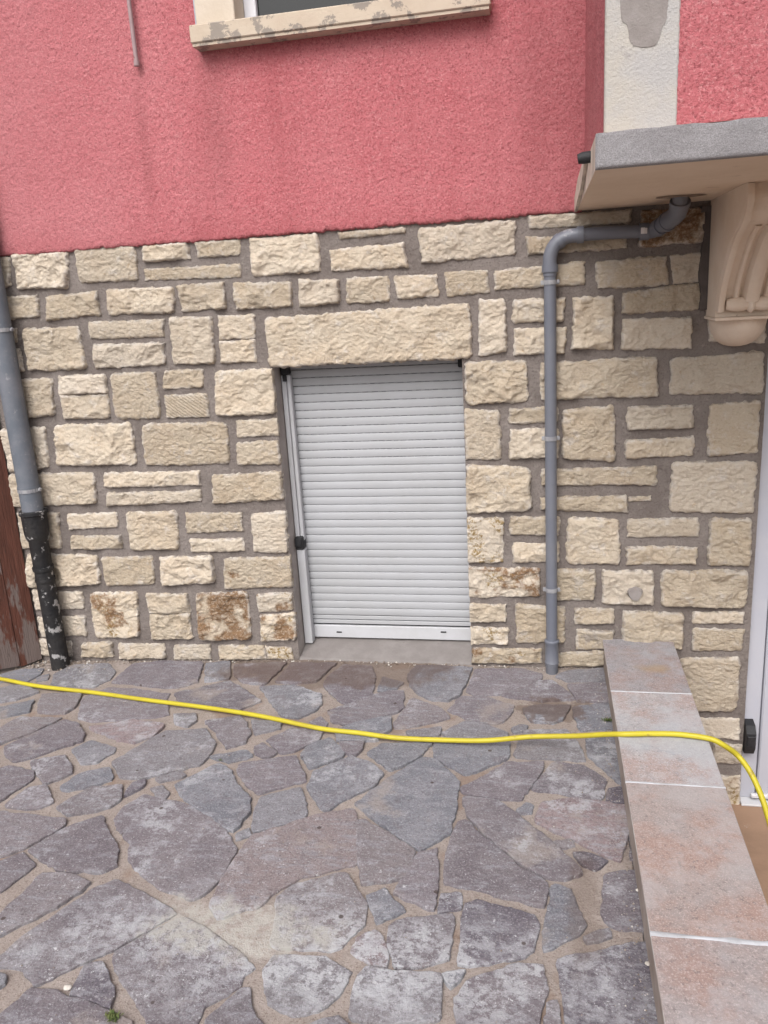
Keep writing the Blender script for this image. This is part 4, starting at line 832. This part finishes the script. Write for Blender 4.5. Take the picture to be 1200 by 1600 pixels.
# wooden gate leaf leaning back to the wall on the left
gate = tag(empty('gate', (-2.70, -0.02, slope(-2.7))), 'weathered red-brown plank gate standing by the left drainpipe', 'gate')
dx, dy = -0.72, -0.694
for k in range(6):
    a0, a1 = 0.112*k, 0.112*k+0.109; z0 = slope(-2.8)+random.uniform(0.0, 0.03); th = 0.034+random.uniform(-.003, .003)
    b = [(-2.695+dx*t+(-dy)*(-o), -0.02+dy*t+dx*(-o)*-1*-1) for t, o in ((a0, 0), (a1, 0), (a1, th), (a0, th))]
    nx_, ny_ = -0.694, 0.72                      # away from the yard
    b = [(-2.695+dx*a0, -0.02+dy*a0), (-2.695+dx*a1, -0.02+dy*a1), (-2.695+dx*a1+nx_*th, -0.02+dy*a1+ny_*th), (-2.695+dx*a0+nx_*th, -0.02+dy*a0+ny_*th)]
    zz = [0.0, 0.25, 0.7, 1.2, 2.0]; V_ = []
    for z in zz:
        for q in b: V_.append((q[0], q[1], z0 + z if z else z0+random.uniform(0, .02)))
    F_ = [(i*4+k2, i*4+(k2+1) % 4, i*4+4+(k2+1) % 4, i*4+4+k2) for i in range(len(zz)-1) for k2 in range(4)]+[(3, 2, 1, 0), tuple(len(zz)*4-4+q for q in range(4))]
    MB().add(V_, F_).build('plank', M_WOOD, gate)
mb = MB()
for z in (0.35, 1.55):
    q0, q1 = np.array([-2.695, -0.02])+np.array([-0.694, 0.72])*0.04, np.array([-2.695, -0.02])+np.array([dx, dy])*0.66+np.array([-0.694, 0.72])*0.04
    o2 = np.array([-0.694, 0.72])*0.03
    P_ = [q0, q1, q1+o2, q0+o2]
    mb.add([(p[0], p[1], z) for p in P_]+[(p[0], p[1], z+0.1) for p in P_], [(0,3,2,1),(4,5,6,7),(0,1,5,4),(1,2,6,5),(2,3,7,6),(3,0,4,7)])
mb.build('ledge_rail', M_WOOD, gate)
# rod hanging by the window
rod = MB().tube([(-1.697, -0.045, z) for z in (2.772, 2.79, 3.2, 4.2)], [0.0105, 0.0095, 0.0085, 0.0085], 12).tube([(-1.697, -0.045, 2.766), (-1.697, -0.045, 2.786)], 0.0125, 12)
rod.tube([(-1.697, -0.045, 3.6), (-1.697, 0.0, 3.6)], 0.006, 8)
tag(rod.build('hanging_rod', M_ROD, smooth=True), 'thin mauve-brown metal rod hanging down the pink wall left of the window', 'rod')

# low wall with tiled top
low = tag(empty('low_wall', (0.41, -1.6, 0)), 'low wall with stone-look tiled coping running from the stone base towards the viewer', 'low wall')
WXA, WXB, WT = 0.256, 0.566, 0.143
sub(MB().box((WXA+0.004, -3.3, LZ-.02), (WXB-0.006, -0.004, WT-0.001)), 'core', M_RENDER, low)
ty_ = [-0.004, -0.5165, -1.150, -1.813, -2.46, -3.1]
for k in range(5):
    y1, y0 = ty_[k]-(0.003 if k else 0), ty_[k+1]+0.003
    mb = MB().box((WXA-0.003, y0, WT), (WXB, y1, WT+0.0125), mi=0, bev=0.0018)
    # sides in the paler edge colour
    o = mb.build('tile', [M_TILE, M_EDGE], low); o.color = ((0.88, 0.90, 0.94, 1), (1.06, 1.08, 1.10, 1), (0.98, 0.90, 0.86, 1), (0.95, 0.89, 0.87, 1), (1, .95, .95, 1))[k]
    for p in o.data.polygons:
        if p.normal.z < 0.5: p.material_index = 1
for k in range(1, 5):
    hw = (0.0035, 0.006, 0.010, 0.008)[k-1]
    us = np.linspace(WXA-0.0035, WXB+0.0005, 30); yy = ty_[k]
    v, f = sheet(us, np.array([-1.0, -0.5, 0.0, 0.5, 1.0]), lambda U, V: (U, yy+0.002*fbm(U*14, V*0, k+9)+V*hw*(1+0.6*fbm(U*24, V*0, k)), WT+0.0126+0.0016*(1-V*V)-0.0012*(np.abs(V) > .9)))
    mesh_obj('grout_joint', v, f, M_GROUT, low, (0.41, yy, WT+0.012), smooth=True)

# yellow hose
pts = [(-160, 1035, .02), (-60, 1052, .02), (0, 1060, .02), (60, 1071, .02), (150, 1083, .02), (225, 1093, .02), (300, 1102, .021), (365, 1112, .021), (420, 1122, .021), (500, 1138, .022), (560, 1146, .024), (620, 1152, .025), (690, 1156.5, .030), (760, 1156, .045), (830, 1152.5, .062), (900, 1149.5, .095), (945, 1148, .138), (975, 1147.3, .166), (1020, 1146.5, .1675), (1062, 1147.2, .1685)]
hp = [(*on_ground(a_, b_+0.9*math.sin(a_*0.043)+0.6*math.sin(a_*0.11+1), z), z) for a_, b_, z in pts]; hp = [(x, y, z+slope(x)) for x, y, z in hp]
def ray_at_x(px, py, x0):
    d = ray(px, py); q = CAM+d*(x0/d[0]); return tuple(float(t) for t in q)
for a_, b_, x0 in ((1108, 1154, 0.566), (1130, 1164, 0.612), (1152, 1180, 0.665), (1172, 1206, 0.70), (1188, 1240, 0.725), (1199, 1273, 0.742), (1208, 1310, 0.757)): hp.append(ray_at_x(a_, b_, x0))
l_ = hp[-1]; hp += [(l_[0]+0.02, l_[1]-0.03, l_[2]-0.16), (l_[0]+0.05, l_[1]-0.06, -0.55), (l_[0]+0.15, l_[1]-0.12, LZ+0.03), (l_[0]+0.45, l_[1]-0.35, LZ+0.014), (l_[0]+1.0, l_[1]-0.9, LZ+0.014)]
tag(MB().tube(spline(hp, 6), 0.0100, 14).build('garden_hose', M_HOSE, smooth=True), 'yellow garden hose lying across the paving and over the low wall', 'hose')

# weeds and pebbles
def weed(px, py, n, size, label, seed, z=0.014):
    x, y = on_ground(px, py, z); rr = random.Random(seed); mb = MB(); g = slope(x)
    for k in range(n):
        an = rr.uniform(0, 2*math.pi); le = size*rr.uniform(0.5, 1.1); el_ = rr.uniform(0.3, 1.2); w = size*rr.uniform(.08, .16)
        bx_, by_ = x+rr.gauss(0, size*.5), y+rr.gauss(0, size*.25)
        d = np.array([math.cos(an)*math.cos(el_), math.sin(an)*math.cos(el_), math.sin(el_)]); sdv = np.array([-math.sin(an), math.cos(an), 0])
        b0 = np.array([bx_, by_, g+z]); m1 = b0+d*le*.55; e1 = b0+d*le-np.array([0, 0, le*.15])
        mb.add([b0-sdv*w*.3, b0+sdv*w*.3, m1+sdv*w, m1-sdv*w, e1], [(0, 1, 2, 3), (3, 2, 4)])
    tag(mb.build('weed', M_WEED), label, 'weed', 'weeds in the paving joints')
weed(175, 1590, 90, 0.020, 'tiny green weed tuft in the joint at the bottom left of the paving', 1)
weed(949, 1126, 50, 0.018, 'small green weed growing against the foot of the low wall', 2)
weed(345, 1188, 26, 0.010, 'speck of dark moss in a paving joint below the yellow hose', 3)
def pebble(px, py, r, label, seed, z=0.012):
    x, y = on_ground(px, py, z); rr = np.random.RandomState(seed); V_ = []; F_ = []; nu, nv = 12, 7; g = slope(x)+z
    for j in range(nv+1):
        ph = math.pi*j/nv
        for i in range(nu):
            th = 2*math.pi*i/nu; n_ = 1+0.18*float(vnoise(math.cos(th)*1.7+seed, math.sin(th)*1.7+math.cos(ph)*1.5, seed))
            V_.append((x+r*n_*1.25*math.cos(th)*math.sin(ph), y+r*n_*math.sin(th)*math.sin(ph), g+r*.45+r*.6*n_*math.cos(ph)))
    F_ = [(j*nu+i, (j+1)*nu+i, (j+1)*nu+(i+1) % nu, j*nu+(i+1) % nu) for j in range(nv) for i in range(nu)]
    tag(MB().add(V_, F_).build('pebble', M_PEBBLE, smooth=True), label, 'pebble', 'loose pebbles on the paving')
pebble(997, 1392, 0.0055, 'small pale pebble beside the low wall on the mauve flagstone', 1)
pebble(1012, 1507, 0.0065, 'pale pebble on the dark flagstone at the foot of the low wall', 2)
pebble(106, 1545, 0.010, 'largest pale pebble, in the sandy joint at the bottom left', 3)

# grit and crumbs of mortar along the wall foot and in the joints
rr = random.Random(11); V_ = []; F_ = []; I_ = []
def crumb(x, y, r, z):
    b = len(V_); a0 = rr.uniform(0, 6.28)
    for k in range(4):
        t = a0+k*1.571+rr.uniform(-.3, .3); V_.append((x+r*math.cos(t), y+r*math.sin(t)*rr.uniform(.7, 1.2), z))
    for k in range(4):
        t = a0+k*1.571+rr.uniform(-.3, .3); V_.append((x+.55*r*math.cos(t), y+.55*r*math.sin(t), z+r*rr.uniform(.5, 1.0)))
    F_.extend([(b, b+1, b+5, b+4), (b+1, b+2, b+6, b+5), (b+2, b+3, b+7, b+6), (b+3, b, b+4, b+7), (b+4, b+5, b+6, b+7)]); I_.extend([rr.choice((0, 0, 0, 1, 1, 1, 2))]*5)
for k in range(700):
    x = rr.uniform(-2.7, 0.24); y = -abs(rr.gauss(0, 0.022))-0.012; crumb(x, y, rr.choice((.002, .003, .004, .006)), slope(x)+0.004)
for k in range(220):
    x = rr.gauss(-2.55, 0.12); y = -abs(rr.gauss(0, 0.07))-0.012; crumb(x, y, rr.uniform(.003, .009), slope(x)+0.004)
for k in range(420):
    y = rr.uniform(-2.15, -0.05); x = rr.choice((rr.uniform(-2.4, 0.24), 0.245-abs(rr.gauss(0, .03)))); crumb(x, y, rr.uniform(.0015, .0035), slope(x)+0.012)
me = mesh_obj('grit', V_, F_, [M_GROUND, M_JOINT, M_PEBBLE], None, (-1.2, -0.5, 0), idx=I_)
tag(me, 'loose grit and mortar crumbs along the foot of the stone wall', 'grit', kind='stuff')
